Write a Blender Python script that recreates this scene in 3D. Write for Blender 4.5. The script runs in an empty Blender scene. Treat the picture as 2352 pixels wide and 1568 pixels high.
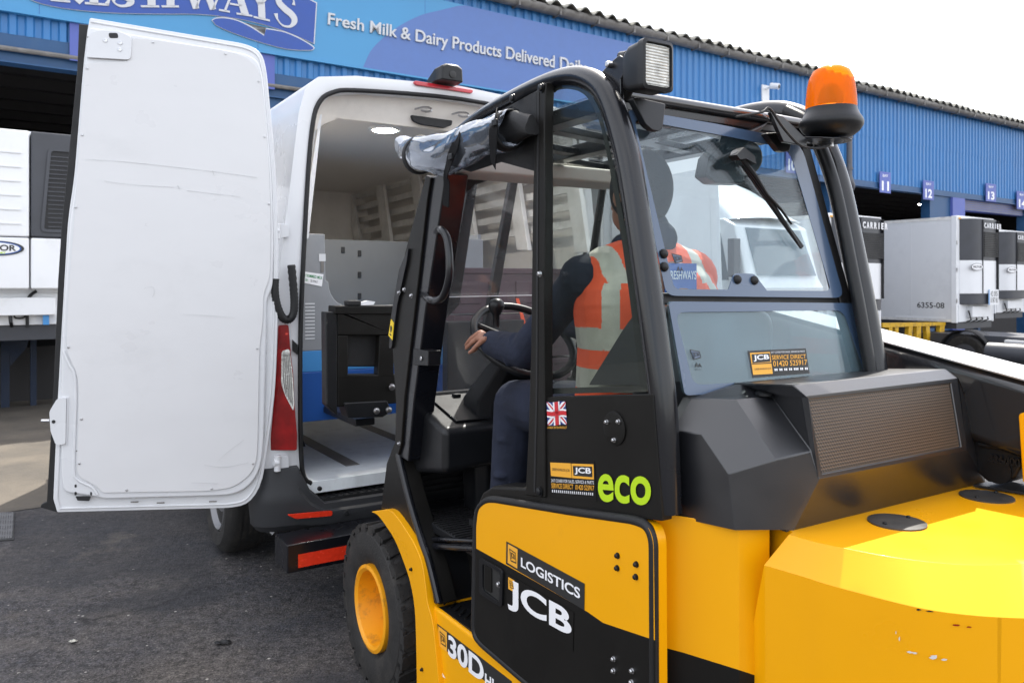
import bpy, bmesh, math, random
from mathutils import Vector, Matrix, noise
random.seed(7)
R = math.radians
# ------------------------------------------------------------------ camera, light, exposure
SC = bpy.context.scene
EYE = 1.64; FPX = 1800.0; CU = 1176.0; HV = 650.0      # focal length in pixels of a 2352 px wide view, horizon row
cam_d = bpy.data.cameras.new('camera'); cam = bpy.data.objects.new('camera', cam_d)
SC.collection.objects.link(cam); SC.camera = cam
cam.location = (0, 0, EYE); cam.rotation_euler = (R(90), 0, 0)
cam_d.sensor_width = 36; cam_d.lens = 36 * FPX / 2352; cam_d.shift_y = -(784 - HV) / 2352
cam_d.clip_start = 0.05; cam_d.clip_end = 2000
cam_d.dof.use_dof = True; cam_d.dof.focus_distance = 2.3; cam_d.dof.aperture_fstop = 9
SUN_AZ, SUN_EL = 20.5, 54.0                               # azimuth clockwise from +Y (ahead), elevation
world = bpy.data.worlds.new('World'); SC.world = world; world.use_nodes = True
nt = world.node_tree; bg = nt.nodes['Background']
sky = nt.nodes.new('ShaderNodeTexSky'); sky.sky_type = 'NISHITA'; sky.sun_disc = False
sky.sun_elevation = R(SUN_EL); sky.sun_rotation = R(SUN_AZ); sky.air_density = 1.0; sky.dust_density = 3.0; sky.altitude = 50
# thin bright cloud over the blue
tc = nt.nodes.new('ShaderNodeTexCoord'); nz = nt.nodes.new('ShaderNodeTexNoise'); nz.inputs['Scale'].default_value = 2.2
nz.inputs['Detail'].default_value = 6
rmp = nt.nodes.new('ShaderNodeMapRange'); rmp.inputs[1].default_value = .28; rmp.inputs[2].default_value = .62
rmp.inputs[3].default_value = .15; rmp.inputs[4].default_value = .62
mxc = nt.nodes.new('ShaderNodeMix'); mxc.data_type = 'RGBA'
nt.links.new(tc.outputs['Generated'], nz.inputs['Vector']); nt.links.new(nz.outputs[0], rmp.inputs[0])
nt.links.new(rmp.outputs[0], mxc.inputs[0]); nt.links.new(sky.outputs[0], mxc.inputs[6])
mxc.inputs[7].default_value = (10.8, 10.7, 10.7, 1)
nt.links.new(mxc.outputs[2], bg.inputs['Color']); bg.inputs['Strength'].default_value = 0.085
sun_d = bpy.data.lights.new('sun', 'SUN'); sun_d.energy = 2.5; sun_d.angle = R(.5); sun_d.color = (1, .95, .86)
sun = bpy.data.objects.new('sun', sun_d); SC.collection.objects.link(sun)
_sd = Vector((math.sin(R(SUN_AZ)) * math.cos(R(SUN_EL)), math.cos(R(SUN_AZ)) * math.cos(R(SUN_EL)), math.sin(R(SUN_EL))))
sun.rotation_euler = _sd.to_track_quat('Z', 'Y').to_euler(); sun.location = _sd * 40
vs = SC.view_settings; vs.view_transform = 'Standard'; vs.look = 'None'; vs.exposure = 1.85; vs.gamma = 1; vs.use_curve_mapping = False
SC.cycles.max_bounces = 10; SC.cycles.transparent_max_bounces = 24

# ------------------------------------------------------------------ helpers
Z = Vector((0, 0, 1)); CAM = Vector((0, 0, EYE))
def ray(u, v): return Vector(((u - CU) / FPX, 1.0, (HV - v) / FPX))
class Frame:
    """a thing's own axes: x to its right, y forward, z up; side/rear/top find where a sight line meets one of its planes"""
    def __init__(s, ox, oy, ang, oz=0.0):
        a = R(ang); s.o = Vector((ox, oy, oz)); s.x = Vector((math.cos(a), math.sin(a), 0)); s.y = Vector((-math.sin(a), math.cos(a), 0)); s.z = Z
    def w(s, x, y, z): return s.o + s.x * x + s.y * y + Z * z
    def loc(s, p): d = p - s.o; return (d.dot(s.x), d.dot(s.y), d.z)
    def plane(s, u, v, p0, n):
        d = ray(u, v); t = (p0 - CAM).dot(n) / d.dot(n); return CAM + d * t
    def side(s, u, v, x=0.0): return s.plane(u, v, s.w(x, 0, 0), s.x)
    def rear(s, u, v, y=0.0): return s.plane(u, v, s.w(0, y, 0), s.y)
    def top(s, u, v, z=0.0): return s.plane(u, v, s.w(0, 0, z), Z)
    def vp(s, u, v, a, b):                                 # vertical plane through two plan points
        A = s.w(a[0], a[1], 0); B = s.w(b[0], b[1], 0); n = (B - A).cross(Z); return s.plane(u, v, A, n)
    def lean(s, u, v, z0, y0, z1, y1):                     # plane leaning forward: y runs y0..y1 while z runs z0..z1
        A = s.w(0, y0, z0); B = s.w(0, y1, z1); n = s.x.cross(B - A); return s.plane(u, v, A, n)

def rc(pts, r=10, n=5):
    """round the corners of a 2-D polygon; r may be a list"""
    out = []; N = len(pts); rs = r if isinstance(r, (list, tuple)) else [r] * N
    for i in range(N):
        p = Vector(pts[i]); a = Vector(pts[i - 1]); b = Vector(pts[(i + 1) % N]); rr = rs[i]
        if rr <= 0: out.append(tuple(p)); continue
        da = (a - p); db = (b - p); ra = min(rr, da.length * .48); rb = min(rr, db.length * .48)
        A = p + da.normalized() * ra; B = p + db.normalized() * rb
        for k in range(n + 1):
            t = k / n; q = A * (1 - t) ** 2 + p * 2 * t * (1 - t) + B * t * t; out.append(tuple(q))
    return out
def inset(pts, d):
    """move a 2-D polygon's sides inward (rough, via centroid-independent offset)"""
    N = len(pts); area = sum(pts[i - 1][0] * pts[i][1] - pts[i][0] * pts[i - 1][1] for i in range(N)); sg = 1 if area > 0 else -1
    out = []
    for i in range(N):
        p = Vector(pts[i]); a = (p - Vector(pts[i - 1])); b = (Vector(pts[(i + 1) % N]) - p)
        na = Vector((-a.y, a.x)).normalized() * sg if a.length > 1e-9 else Vector((0, 0)); nb = Vector((-b.y, b.x)).normalized() * sg if b.length > 1e-9 else na
        m = (na + nb); m = m.normalized() if m.length > 1e-6 else na
        c = max(.35, m.dot(na)); q = p + m * (d / c); out.append((q.x, q.y))
    return out
def smooth(pts, n=6, closed=False):
    """Catmull-Rom through points of any dimension"""
    P = [Vector(p) for p in pts]; N = len(P); out = []
    for i in range(N if closed else N - 1):
        p0 = P[(i - 1) % N] if closed or i > 0 else P[i]; p1 = P[i]; p2 = P[(i + 1) % N]; p3 = P[(i + 2) % N] if closed or i + 2 < N else P[(i + 1) % N]
        for k in range(n):
            t = k / n
            out.append(.5 * ((2 * p1) + (p2 - p0) * t + (2 * p0 - 5 * p1 + 4 * p2 - p3) * t * t + (3 * p1 - p0 - 3 * p2 + p3) * t ** 3))
    if not closed: out.append(P[-1])
    return out

class MB:
    def __init__(s): s.v = []; s.f = []; s.m = []; s.mats = []
    def mi(s, m):
        if m not in s.mats: s.mats.append(m)
        return s.mats.index(m)
    def face(s, pts, m):
        b = len(s.v); s.v += [Vector(p) for p in pts]; s.f.append(list(range(b, b + len(pts)))); s.m.append(s.mi(m))
    def grid(s, rows, m, cu=False, cv=False):
        b = len(s.v); nr = len(rows); nc = len(rows[0]); k = s.mi(m)
        for r_ in rows: s.v += [Vector(p) for p in r_]
        for i in range(nr if cv else nr - 1):
            for j in range(nc if cu else nc - 1):
                i2 = (i + 1) % nr; j2 = (j + 1) % nc
                s.f.append([b + i * nc + j, b + i * nc + j2, b + i2 * nc + j2, b + i2 * nc + j]); s.m.append(k)
        return s
    def loft(s, loops, m, caps=True):
        s.grid(loops, m, cu=True)
        if caps: s.face(list(reversed(loops[0])), m); s.face(loops[-1], m)
        return s
    def prism(s, pts, vec, m, m2=None):
        """closed slab: outline extruded along vec"""
        pts = [Vector(p) for p in pts]; q = [p + vec for p in pts]; b = len(s.v); n = len(pts)
        s.v += pts + q; k = s.mi(m); k2 = s.mi(m2) if m2 else k
        s.f.append(list(range(b, b + n))); s.m.append(k); s.f.append(list(range(b + 2 * n - 1, b + n - 1, -1))); s.m.append(k2)
        for i in range(n):
            j = (i + 1) % n; s.f.append([b + j, b + i, b + n + i, b + n + j]); s.m.append(k2)
        return s
    def ring(s, outer, inner, vec, m):
        o = [Vector(p) for p in outer]; i_ = [Vector(p) for p in inner]
        s.grid([o, i_, [p + vec for p in i_], [p + vec for p in o]], m, cu=True, cv=True); return s
    def box(s, c, hx, hy, hz, m, ax=None, ay=None, az=None):
        ax = ax or Vector((1, 0, 0)); ay = ay or Vector((0, 1, 0)); az = az or Z
        c = Vector(c); pts = [c - ax * hx - ay * hy - az * hz, c + ax * hx - ay * hy - az * hz, c + ax * hx + ay * hy - az * hz, c - ax * hx + ay * hy - az * hz]
        return s.prism(pts, az * 2 * hz, m)
    def fbox(s, F, x0, x1, y0, y1, z0, z1, m):
        return s.prism([F.w(x0, y0, z0), F.w(x1, y0, z0), F.w(x1, y1, z0), F.w(x0, y1, z0)], Z * (z1 - z0), m)
    def tube(s, path, r, m, n=10, caps=True, squash=None):
        P = [Vector(p) for p in path]; rs = r if isinstance(r, (list, tuple)) else [r] * len(P); rows = []; prev = None
        for i, p in enumerate(P):
            t = (P[min(i + 1, len(P) - 1)] - P[max(i - 1, 0)]).normalized()
            if prev is None:
                a = Z if abs(t.z) < .9 else Vector((1, 0, 0)); nn = t.cross(a).normalized()
            else:
                nn = (prev - t * prev.dot(t)).normalized()
            prev = nn; bb = t.cross(nn)
            rows.append([p + (nn * math.cos(2 * math.pi * k / n) + bb * math.sin(2 * math.pi * k / n)) * rs[i] for k in range(n)])
        s.grid(rows, m, cu=True)
        if caps: s.face(list(reversed(rows[0])), m); s.face(rows[-1], m)
        return s
    def lathe(s, base, axis, prof, m, n=24, caps=True):
        axis = Vector(axis).normalized(); a = Z if abs(axis.z) < .9 else Vector((1, 0, 0)); e1 = axis.cross(a).normalized(); e2 = axis.cross(e1); base = Vector(base)
        rows = [[base + axis * h + (e1 * math.cos(2 * math.pi * k / n) + e2 * math.sin(2 * math.pi * k / n)) * max(r, 1e-5) for k in range(n)] for r, h in prof]
        s.grid(rows, m, cu=True)
        if caps: s.face(list(reversed(rows[0])), m); s.face(rows[-1], m)
        return s
    def disc(s, c, nrm, r, h, m, n=16):
        return s.lathe(c, nrm, [(r, 0), (r, h * .7), (r * .8, h)], m, n)
    def sphere(s, c, r, m, n=14, sx=1, sy=1, sz=1, ax=None, ay=None, az=None):
        ax = ax or Vector((1, 0, 0)); ay = ay or Vector((0, 1, 0)); az = az or Z; c = Vector(c); rows = []
        h = n // 2
        for i in range(h + 1):
            th = math.pi * (i + .02 * (i == 0) - .02 * (i == h)) / h
            rows.append([c + ax * (r * sx * math.sin(th) * math.cos(2 * math.pi * k / n)) + ay * (r * sy * math.sin(th) * math.sin(2 * math.pi * k / n)) + az * (r * sz * math.cos(th)) for k in range(n)])
        s.grid(rows, m, cu=True); s.face(rows[0], m); s.face(list(reversed(rows[-1])), m); return s
    def stroke(s, path, wid, vec, nrm, m):
        """flat ribbon of given width along a path lying in the plane with normal nrm, extruded by vec"""
        P = [Vector(p) for p in path]; ws = wid if isinstance(wid, (list, tuple)) else [wid] * len(P); A = []; B = []
        for i, p in enumerate(P):
            t = (P[min(i + 1, len(P) - 1)] - P[max(i - 1, 0)]).normalized(); q = nrm.cross(t).normalized(); A.append(p + q * ws[i] / 2); B.append(p - q * ws[i] / 2)
        loops = [A, B, [p + vec for p in B], [p + vec for p in A]]
        s.grid(loops, m, cv=True)
        s.face([l[0] for l in loops], m); s.face([l[-1] for l in reversed(loops)], m); return s
    def build(s, name, parent=None, bevel=0, seg=2, ang=35, solid=0, subd=0, loc=None):
        me = bpy.data.meshes.new(name)
        base = loc if loc is not None else (parent_loc(parent) if parent is not None else Vector((0, 0, 0)))
        me.from_pydata([tuple(v - base) for v in s.v], [], s.f)
        for m in s.mats: me.materials.append(m)
        for p, k in zip(me.polygons, s.m): p.material_index = k
        bm = bmesh.new(); bm.from_mesh(me); bmesh.ops.remove_doubles(bm, verts=bm.verts, dist=1e-5)
        bmesh.ops.recalc_face_normals(bm, faces=bm.faces); bm.to_mesh(me); bm.free()
        for p in me.polygons: p.use_smooth = True
        me.set_sharp_from_angle(angle=R(ang))
        o = bpy.data.objects.new(name, me); SC.collection.objects.link(o)
        if parent is not None: o.parent = parent
        else: o.location = base
        if solid:
            md = o.modifiers.new('solid', 'SOLIDIFY'); md.thickness = abs(solid); md.offset = -1 if solid > 0 else 1
        if subd:
            md = o.modifiers.new('subd', 'SUBSURF'); md.levels = subd; md.render_levels = subd
        if bevel:
            md = o.modifiers.new('bevel', 'BEVEL'); md.width = bevel; md.segments = seg; md.limit_method = 'ANGLE'; md.angle_limit = R(32); md.harden_normals = True
        return o
_pl = {}
def parent_loc(o):
    l = Vector((0, 0, 0))
    while o is not None: l = l + Vector(o.location); o = o.parent
    return l
def thing(name, label, cat, loc, group=None):
    o = bpy.data.objects.new(name, None); o.empty_display_size = .2; SC.collection.objects.link(o); o.location = loc
    o['label'] = label; o['category'] = cat
    if group: o['group'] = group
    return o
def tag(o, label, cat, group=None):
    o['label'] = label; o['category'] = cat
    if group: o['group'] = group
    return o
def struct(o, kind='structure'): o['kind'] = kind; return o
def copy_tree(o, parent=None):
    c = o.copy(); SC.collection.objects.link(c)
    if parent is not None: c.parent = parent
    for ch in list(o.children): copy_tree(ch, c)
    return c

_tcache = {}
_cap = []
def text_cap():
    if not _cap:
        cu = bpy.data.curves.new('t', 'FONT'); cu.body = 'F'; cu.size = 1; ob = bpy.data.objects.new('t', cu); SC.collection.objects.link(ob)
        dg = bpy.context.evaluated_depsgraph_get(); me = ob.evaluated_get(dg).to_mesh(); _cap.append(max(v.co.y for v in me.vertices))
        ob.evaluated_get(dg).to_mesh_clear(); bpy.data.objects.remove(ob); bpy.data.curves.remove(cu)
    return _cap[0]
def text_geo(s, off=0.0, base=False):
    k = (s, off, base)
    if k in _tcache: return _tcache[k]
    cu = bpy.data.curves.new('t', 'FONT'); cu.body = s; cu.size = 1; cu.offset = off; cu.resolution_u = 6; cu.fill_mode = 'FRONT'
    ob = bpy.data.objects.new('t', cu); SC.collection.objects.link(ob)
    dg = bpy.context.evaluated_depsgraph_get(); me = ob.evaluated_get(dg).to_mesh()
    vs_ = [(v.co.x, v.co.y) for v in me.vertices]; fs = [list(p.vertices) for p in me.polygons]
    ob.evaluated_get(dg).to_mesh_clear(); bpy.data.objects.remove(ob); bpy.data.curves.remove(cu)
    x0 = min(v[0] for v in vs_); x1 = max(v[0] for v in vs_); y0 = min(v[1] for v in vs_); y1 = max(v[1] for v in vs_)
    if base: y0, y1 = 0.0, text_cap()
    vs_ = [((v[0] - x0) / (x1 - x0), (v[1] - y0) / (y1 - y0)) for v in vs_]
    _tcache[k] = (vs_, fs); return _tcache[k]
def text_quad(mb, s, quad, nrm, depth, m, off=0.0, lift=0.001, base=False):
    """lettering stretched into a quad bl, br, tr, tl; raised by depth along nrm"""
    bl, br, tr, tl = [Vector(p) for p in quad]; vs_, fs = text_geo(s, off, base)
    P = [(bl * (1 - a) + br * a) * (1 - b) + (tl * (1 - a) + tr * a) * b + nrm * (lift + depth) for a, b in vs_]
    b0 = len(mb.v); mb.v += P; k = mb.mi(m)
    for f in fs: mb.f.append([b0 + i for i in f]); mb.m.append(k)
    if depth > .002:
        ed = {}
        for f in fs:
            for i in range(len(f)):
                a, b = f[i], f[(i + 1) % len(f)]; ed[(a, b)] = ed.get((a, b), 0) + 1
        Q = [p - nrm * (depth + lift) for p in P]; b1 = len(mb.v); mb.v += Q
        for (a, b) in list(ed):
            if (b, a) not in ed: mb.f.append([b0 + b, b0 + a, b1 + a, b1 + b]); mb.m.append(k)
def lerpq(q, x0, y0, x1, y1):
    """sub-quad of quad bl, br, tr, tl"""
    bl, br, tr, tl = [Vector(p) for p in q]
    f = lambda a, b: (bl * (1 - a) + br * a) * (1 - b) + (tl * (1 - a) + tr * a) * b
    return [f(x0, y0), f(x1, y0), f(x1, y1), f(x0, y1)]

# ------------------------------------------------------------------ materials
MATS = {}
def mat(name, col, rough=.5, metal=0.0, var=.08, scale=6.0, bump=0.0, bscale=60.0, coat=0.0, spec=.5, dirt=None, dscale=3.0, dmin=.55, dmax=.75, damt=.6, rvar=.12, stretch=None, sheen=0):
    m = bpy.data.materials.new(name); m.use_nodes = True; n = m.node_tree; L = n.links; b = n.nodes['Principled BSDF']
    b.inputs['Roughness'].default_value = rough; b.inputs['Metallic'].default_value = metal; b.inputs['Specular IOR Level'].default_value = spec
    if coat: b.inputs['Coat Weight'].default_value = coat; b.inputs['Coat Roughness'].default_value = .08
    if sheen: b.inputs['Sheen Weight'].default_value = sheen
    t = n.nodes.new('ShaderNodeTexCoord'); src = t.outputs['Object']
    if stretch:
        mp = n.nodes.new('ShaderNodeMapping'); mp.inputs['Scale'].default_value = stretch; L.new(src, mp.inputs[0]); src = mp.outputs[0]
    nz = n.nodes.new('ShaderNodeTexNoise'); nz.inputs['Scale'].default_value = scale; nz.inputs['Detail'].default_value = 5; L.new(src, nz.inputs['Vector'])
    mr = n.nodes.new('ShaderNodeMapRange'); mr.inputs[1].default_value = .25; mr.inputs[2].default_value = .75; mr.inputs[3].default_value = 1 - var; mr.inputs[4].default_value = 1 + var
    L.new(nz.outputs[0], mr.inputs[0])
    mul = n.nodes.new('ShaderNodeMix'); mul.data_type = 'RGBA'; mul.blend_type = 'MULTIPLY'; mul.inputs[0].default_value = 1
    mul.inputs[6].default_value = (*col, 1); L.new(mr.outputs[0], mul.inputs[7]); out = mul.outputs[2]
    if dirt:
        n2 = n.nodes.new('ShaderNodeTexNoise'); n2.inputs['Scale'].default_value = dscale; n2.inputs['Detail'].default_value = 9; n2.inputs['Roughness'].default_value = .65; L.new(src, n2.inputs['Vector'])
        m2 = n.nodes.new('ShaderNodeMapRange'); m2.inputs[1].default_value = dmin; m2.inputs[2].default_value = dmax; m2.inputs[4].default_value = damt; L.new(n2.outputs[0], m2.inputs[0])
        mx = n.nodes.new('ShaderNodeMix'); mx.data_type = 'RGBA'; L.new(m2.outputs[0], mx.inputs[0]); L.new(out, mx.inputs[6]); mx.inputs[7].default_value = (*dirt, 1); out = mx.outputs[2]
    L.new(out, b.inputs['Base Color'])
    rr = n.nodes.new('ShaderNodeMapRange'); rr.inputs[1].default_value = .3; rr.inputs[2].default_value = .7; rr.inputs[3].default_value = max(.02, rough * (1 - rvar)); rr.inputs[4].default_value = min(1, rough * (1 + rvar))
    L.new(nz.outputs[0], rr.inputs[0]); L.new(rr.outputs[0], b.inputs['Roughness'])
    if bump:
        n3 = n.nodes.new('ShaderNodeTexNoise'); n3.inputs['Scale'].default_value = bscale; n3.inputs['Detail'].default_value = 4; L.new(src, n3.inputs['Vector'])
        bp = n.nodes.new('ShaderNodeBump'); bp.inputs['Strength'].default_value = bump; bp.inputs['Distance'].default_value = .01; L.new(n3.outputs[0], bp.inputs['Height']); L.new(bp.outputs[0], b.inputs['Normal'])
    MATS[name] = m; return m
def glass(name, tint, refl=1.0, haze=0.0, hcol=(.6, .7, .75), rough=.02):
    """clear pane: transparent body, mirror skin by angle, optional film of dust and painted sky reflection"""
    m = bpy.data.materials.new(name); m.use_nodes = True; n = m.node_tree; L = n.links; n.nodes.remove(n.nodes['Principled BSDF']); out = n.nodes['Material Output']
    tr = n.nodes.new('ShaderNodeBsdfTransparent'); tr.inputs[0].default_value = (*[c ** .5 for c in tint], 1)      # crossed twice, front and back face
    gl = n.nodes.new('ShaderNodeBsdfGlossy'); gl.inputs['Roughness'].default_value = rough; gl.inputs[0].default_value = (1, 1, 1, 1)
    lw_ = n.nodes.new('ShaderNodeLayerWeight'); lw_.inputs[0].default_value = .5; pw = n.nodes.new('ShaderNodeMath'); pw.operation = 'POWER'; pw.inputs[1].default_value = 5; L.new(lw_.outputs['Facing'], pw.inputs[0])
    fr = n.nodes.new('ShaderNodeMath'); fr.operation = 'MULTIPLY_ADD'; fr.inputs[1].default_value = .96; fr.inputs[2].default_value = .04; L.new(pw.outputs[0], fr.inputs[0])
    mu = n.nodes.new('ShaderNodeMath'); mu.operation = 'MULTIPLY'; mu.inputs[1].default_value = refl; L.new(fr.outputs[0], mu.inputs[0])
    mx = n.nodes.new('ShaderNodeMixShader'); L.new(mu.outputs[0], mx.inputs[0]); L.new(tr.outputs[0], mx.inputs[1]); L.new(gl.outputs[0], mx.inputs[2]); last = mx.outputs[0]
    if haze:
        df = n.nodes.new('ShaderNodeBsdfDiffuse'); df.inputs[0].default_value = (*hcol, 1)
        t = n.nodes.new('ShaderNodeTexCoord'); nz = n.nodes.new('ShaderNodeTexNoise'); nz.inputs['Scale'].default_value = 5; nz.inputs['Detail'].default_value = 2; L.new(t.outputs['Object'], nz.inputs['Vector'])
        mr = n.nodes.new('ShaderNodeMapRange'); mr.inputs[1].default_value = .3; mr.inputs[2].default_value = .75; mr.inputs[3].default_value = haze * .6; mr.inputs[4].default_value = haze * 1.4; L.new(nz.outputs[0], mr.inputs[0])
        m2 = n.nodes.new('ShaderNodeMixShader'); L.new(mr.outputs[0], m2.inputs[0]); L.new(last, m2.inputs[1]); L.new(df.outputs[0], m2.inputs[2]); last = m2.outputs[0]
    L.new(last, out.inputs[0]); MATS[name] = m; return m
def emit(name, col, st):
    m = bpy.data.materials.new(name); m.use_nodes = True; b = m.node_tree.nodes['Principled BSDF']
    b.inputs['Base Color'].default_value = (*col, 1); b.inputs['Emission Color'].default_value = (*col, 1); b.inputs['Emission Strength'].default_value = st; MATS[name] = m; return m

M = dict(
 white=mat('white_paint', (.70, .71, .73), .28, var=.03, scale=2, coat=.4, dirt=(.55, .55, .52), dscale=5, dmin=.62, dmax=.85, damt=.35),
 liner=mat('white_liner', (.69, .69, .70), .3, var=.02, scale=3, bump=.25, bscale=1.6, dirt=(.40, .41, .41), dscale=1.6, dmin=.58, dmax=.8, damt=.16, stretch=(1.4, 1.4, 2.2)),
 blackp=mat('black_paint', (.005, .0055, .008), .28, var=.15, scale=5, bump=.02, bscale=300, coat=.25, spec=.4),
 blackm=mat('black_moulding', (.007, .0075, .009), .38, var=.12, scale=10, bump=.06, bscale=500, spec=.38, dirt=(.03, .027, .024), dscale=5, dmin=.58, dmax=.85, damt=.4),
 panel=mat('black_panel', (.006, .0056, .005), .45, var=.15, scale=4, bump=.03, bscale=300, spec=.25, dirt=(.020, .017, .014), dscale=2, dmin=.45, dmax=.85, damt=.4),
 rubber=mat('rubber', (.007, .007, .008), .6, var=.2, scale=20, bump=.1, bscale=200),
 tyre=mat('tyre_rubber', (.016, .015, .0145), .75, var=.25, scale=12, bump=.3, bscale=120, dirt=(.07, .06, .05), dscale=9, dmin=.48, dmax=.75, damt=.5),
 yellow=mat('yellow_paint', (.84, .375, .0008), .3, var=.03, scale=3, coat=.08, spec=.35, bump=.015, bscale=4, dirt=(.45, .20, .02), dscale=4, dmin=.62, dmax=.9, damt=.35),
 rim=mat('yellow_rim', (.80, .33, .004), .45, var=.06, scale=10, dirt=(.20, .10, .03), dscale=14, dmin=.55, dmax=.75, damt=.75),
 steel=mat('steel', (.55, .55, .56), .3, 1.0, var=.15, scale=30),
 alu=mat('aluminium', (.76, .74, .71), .4, .2, var=.15, scale=8, dirt=(.35, .32, .28), dscale=7, dmin=.5, dmax=.8, damt=.5),
 plum=mat('plum_plastic', (.055, .024, .034), .4, var=.2, scale=6),
 grey=mat('grey_panel', (.25, .26, .275), .5, var=.06, scale=4, dirt=(.17, .175, .18), dscale=6, dmin=.5, dmax=.8, damt=.5),
 blue1=mat('light_blue', (.06, .26, .58), .4, var=.06, scale=4), blue2=mat('deep_blue', (.012, .085, .34), .45, var=.1, scale=4),
 red=mat('red_reflector', (.70, .035, .012), .25, var=.12, scale=60, coat=.5), redlens=mat('red_lens', (.24, .003, .004), .15, var=.4, scale=14, coat=.25, spec=.4),
 clearlens=mat('clear_lens', (.62, .62, .58), .15, .3, var=.3, scale=40, bump=.4, bscale=80),
 lime=mat('lime', (.46, .68, .01), .4, var=.02), whitet=mat('white_lettering', (.82, .82, .84), .4, var=.02), decy=mat('decal_amber', (.83, .40, .035), .45, var=.03), black=mat('black_ink', (.02, .02, .02), .5, var=.05),
 navy=mat('navy_cloth', (.020, .024, .040), .9, var=.3, scale=14, bump=.4, bscale=30, spec=.2),
 orange=mat('hi_vis_orange', (.90, .105, .03), .7, var=.1, scale=12, bump=.5, bscale=14), silver=mat('reflective_tape', (.52, .50, .43), .45, .2, var=.15, scale=18, dirt=(.25, .24, .22), dscale=14, dmin=.55, dmax=.75, damt=.5),
 skin=mat('skin', (.33, .155, .10), .5, var=.12, scale=20, bump=.1, bscale=150), hair=mat('knitted_cap', (.015, .016, .02), .9, var=.3, scale=30, bump=.4, bscale=150),
 amberlens=None, warn=mat('warning_yellow', (.83, .58, .01), .4, var=.04), flagr=mat('flag_red', (.55, .02, .03), .4, var=.05), flagb=mat('flag_blue', (.02, .04, .20), .4, var=.05),
)
M['gl_side'] = glass('side_glass', (.72, .77, .73), 1.1, .01, (.4, .45, .45)); M['gl_rear'] = glass('rear_glass', (.80, .90, .92), .8, .014, (.42, .62, .74)); M['gl_low'] = glass('lower_glass', (.64, .77, .80), 1.3, .15, (.36, .52, .60)); M['gl_front'] = glass('front_glass', (.80, .82, .84), .9, .05, (.6, .6, .62))  # lower pane's bluish film also paints in the reflected sky
M['gl_dark'] = glass('dark_window_glass', (.25, .32, .36), 1.3)
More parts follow.
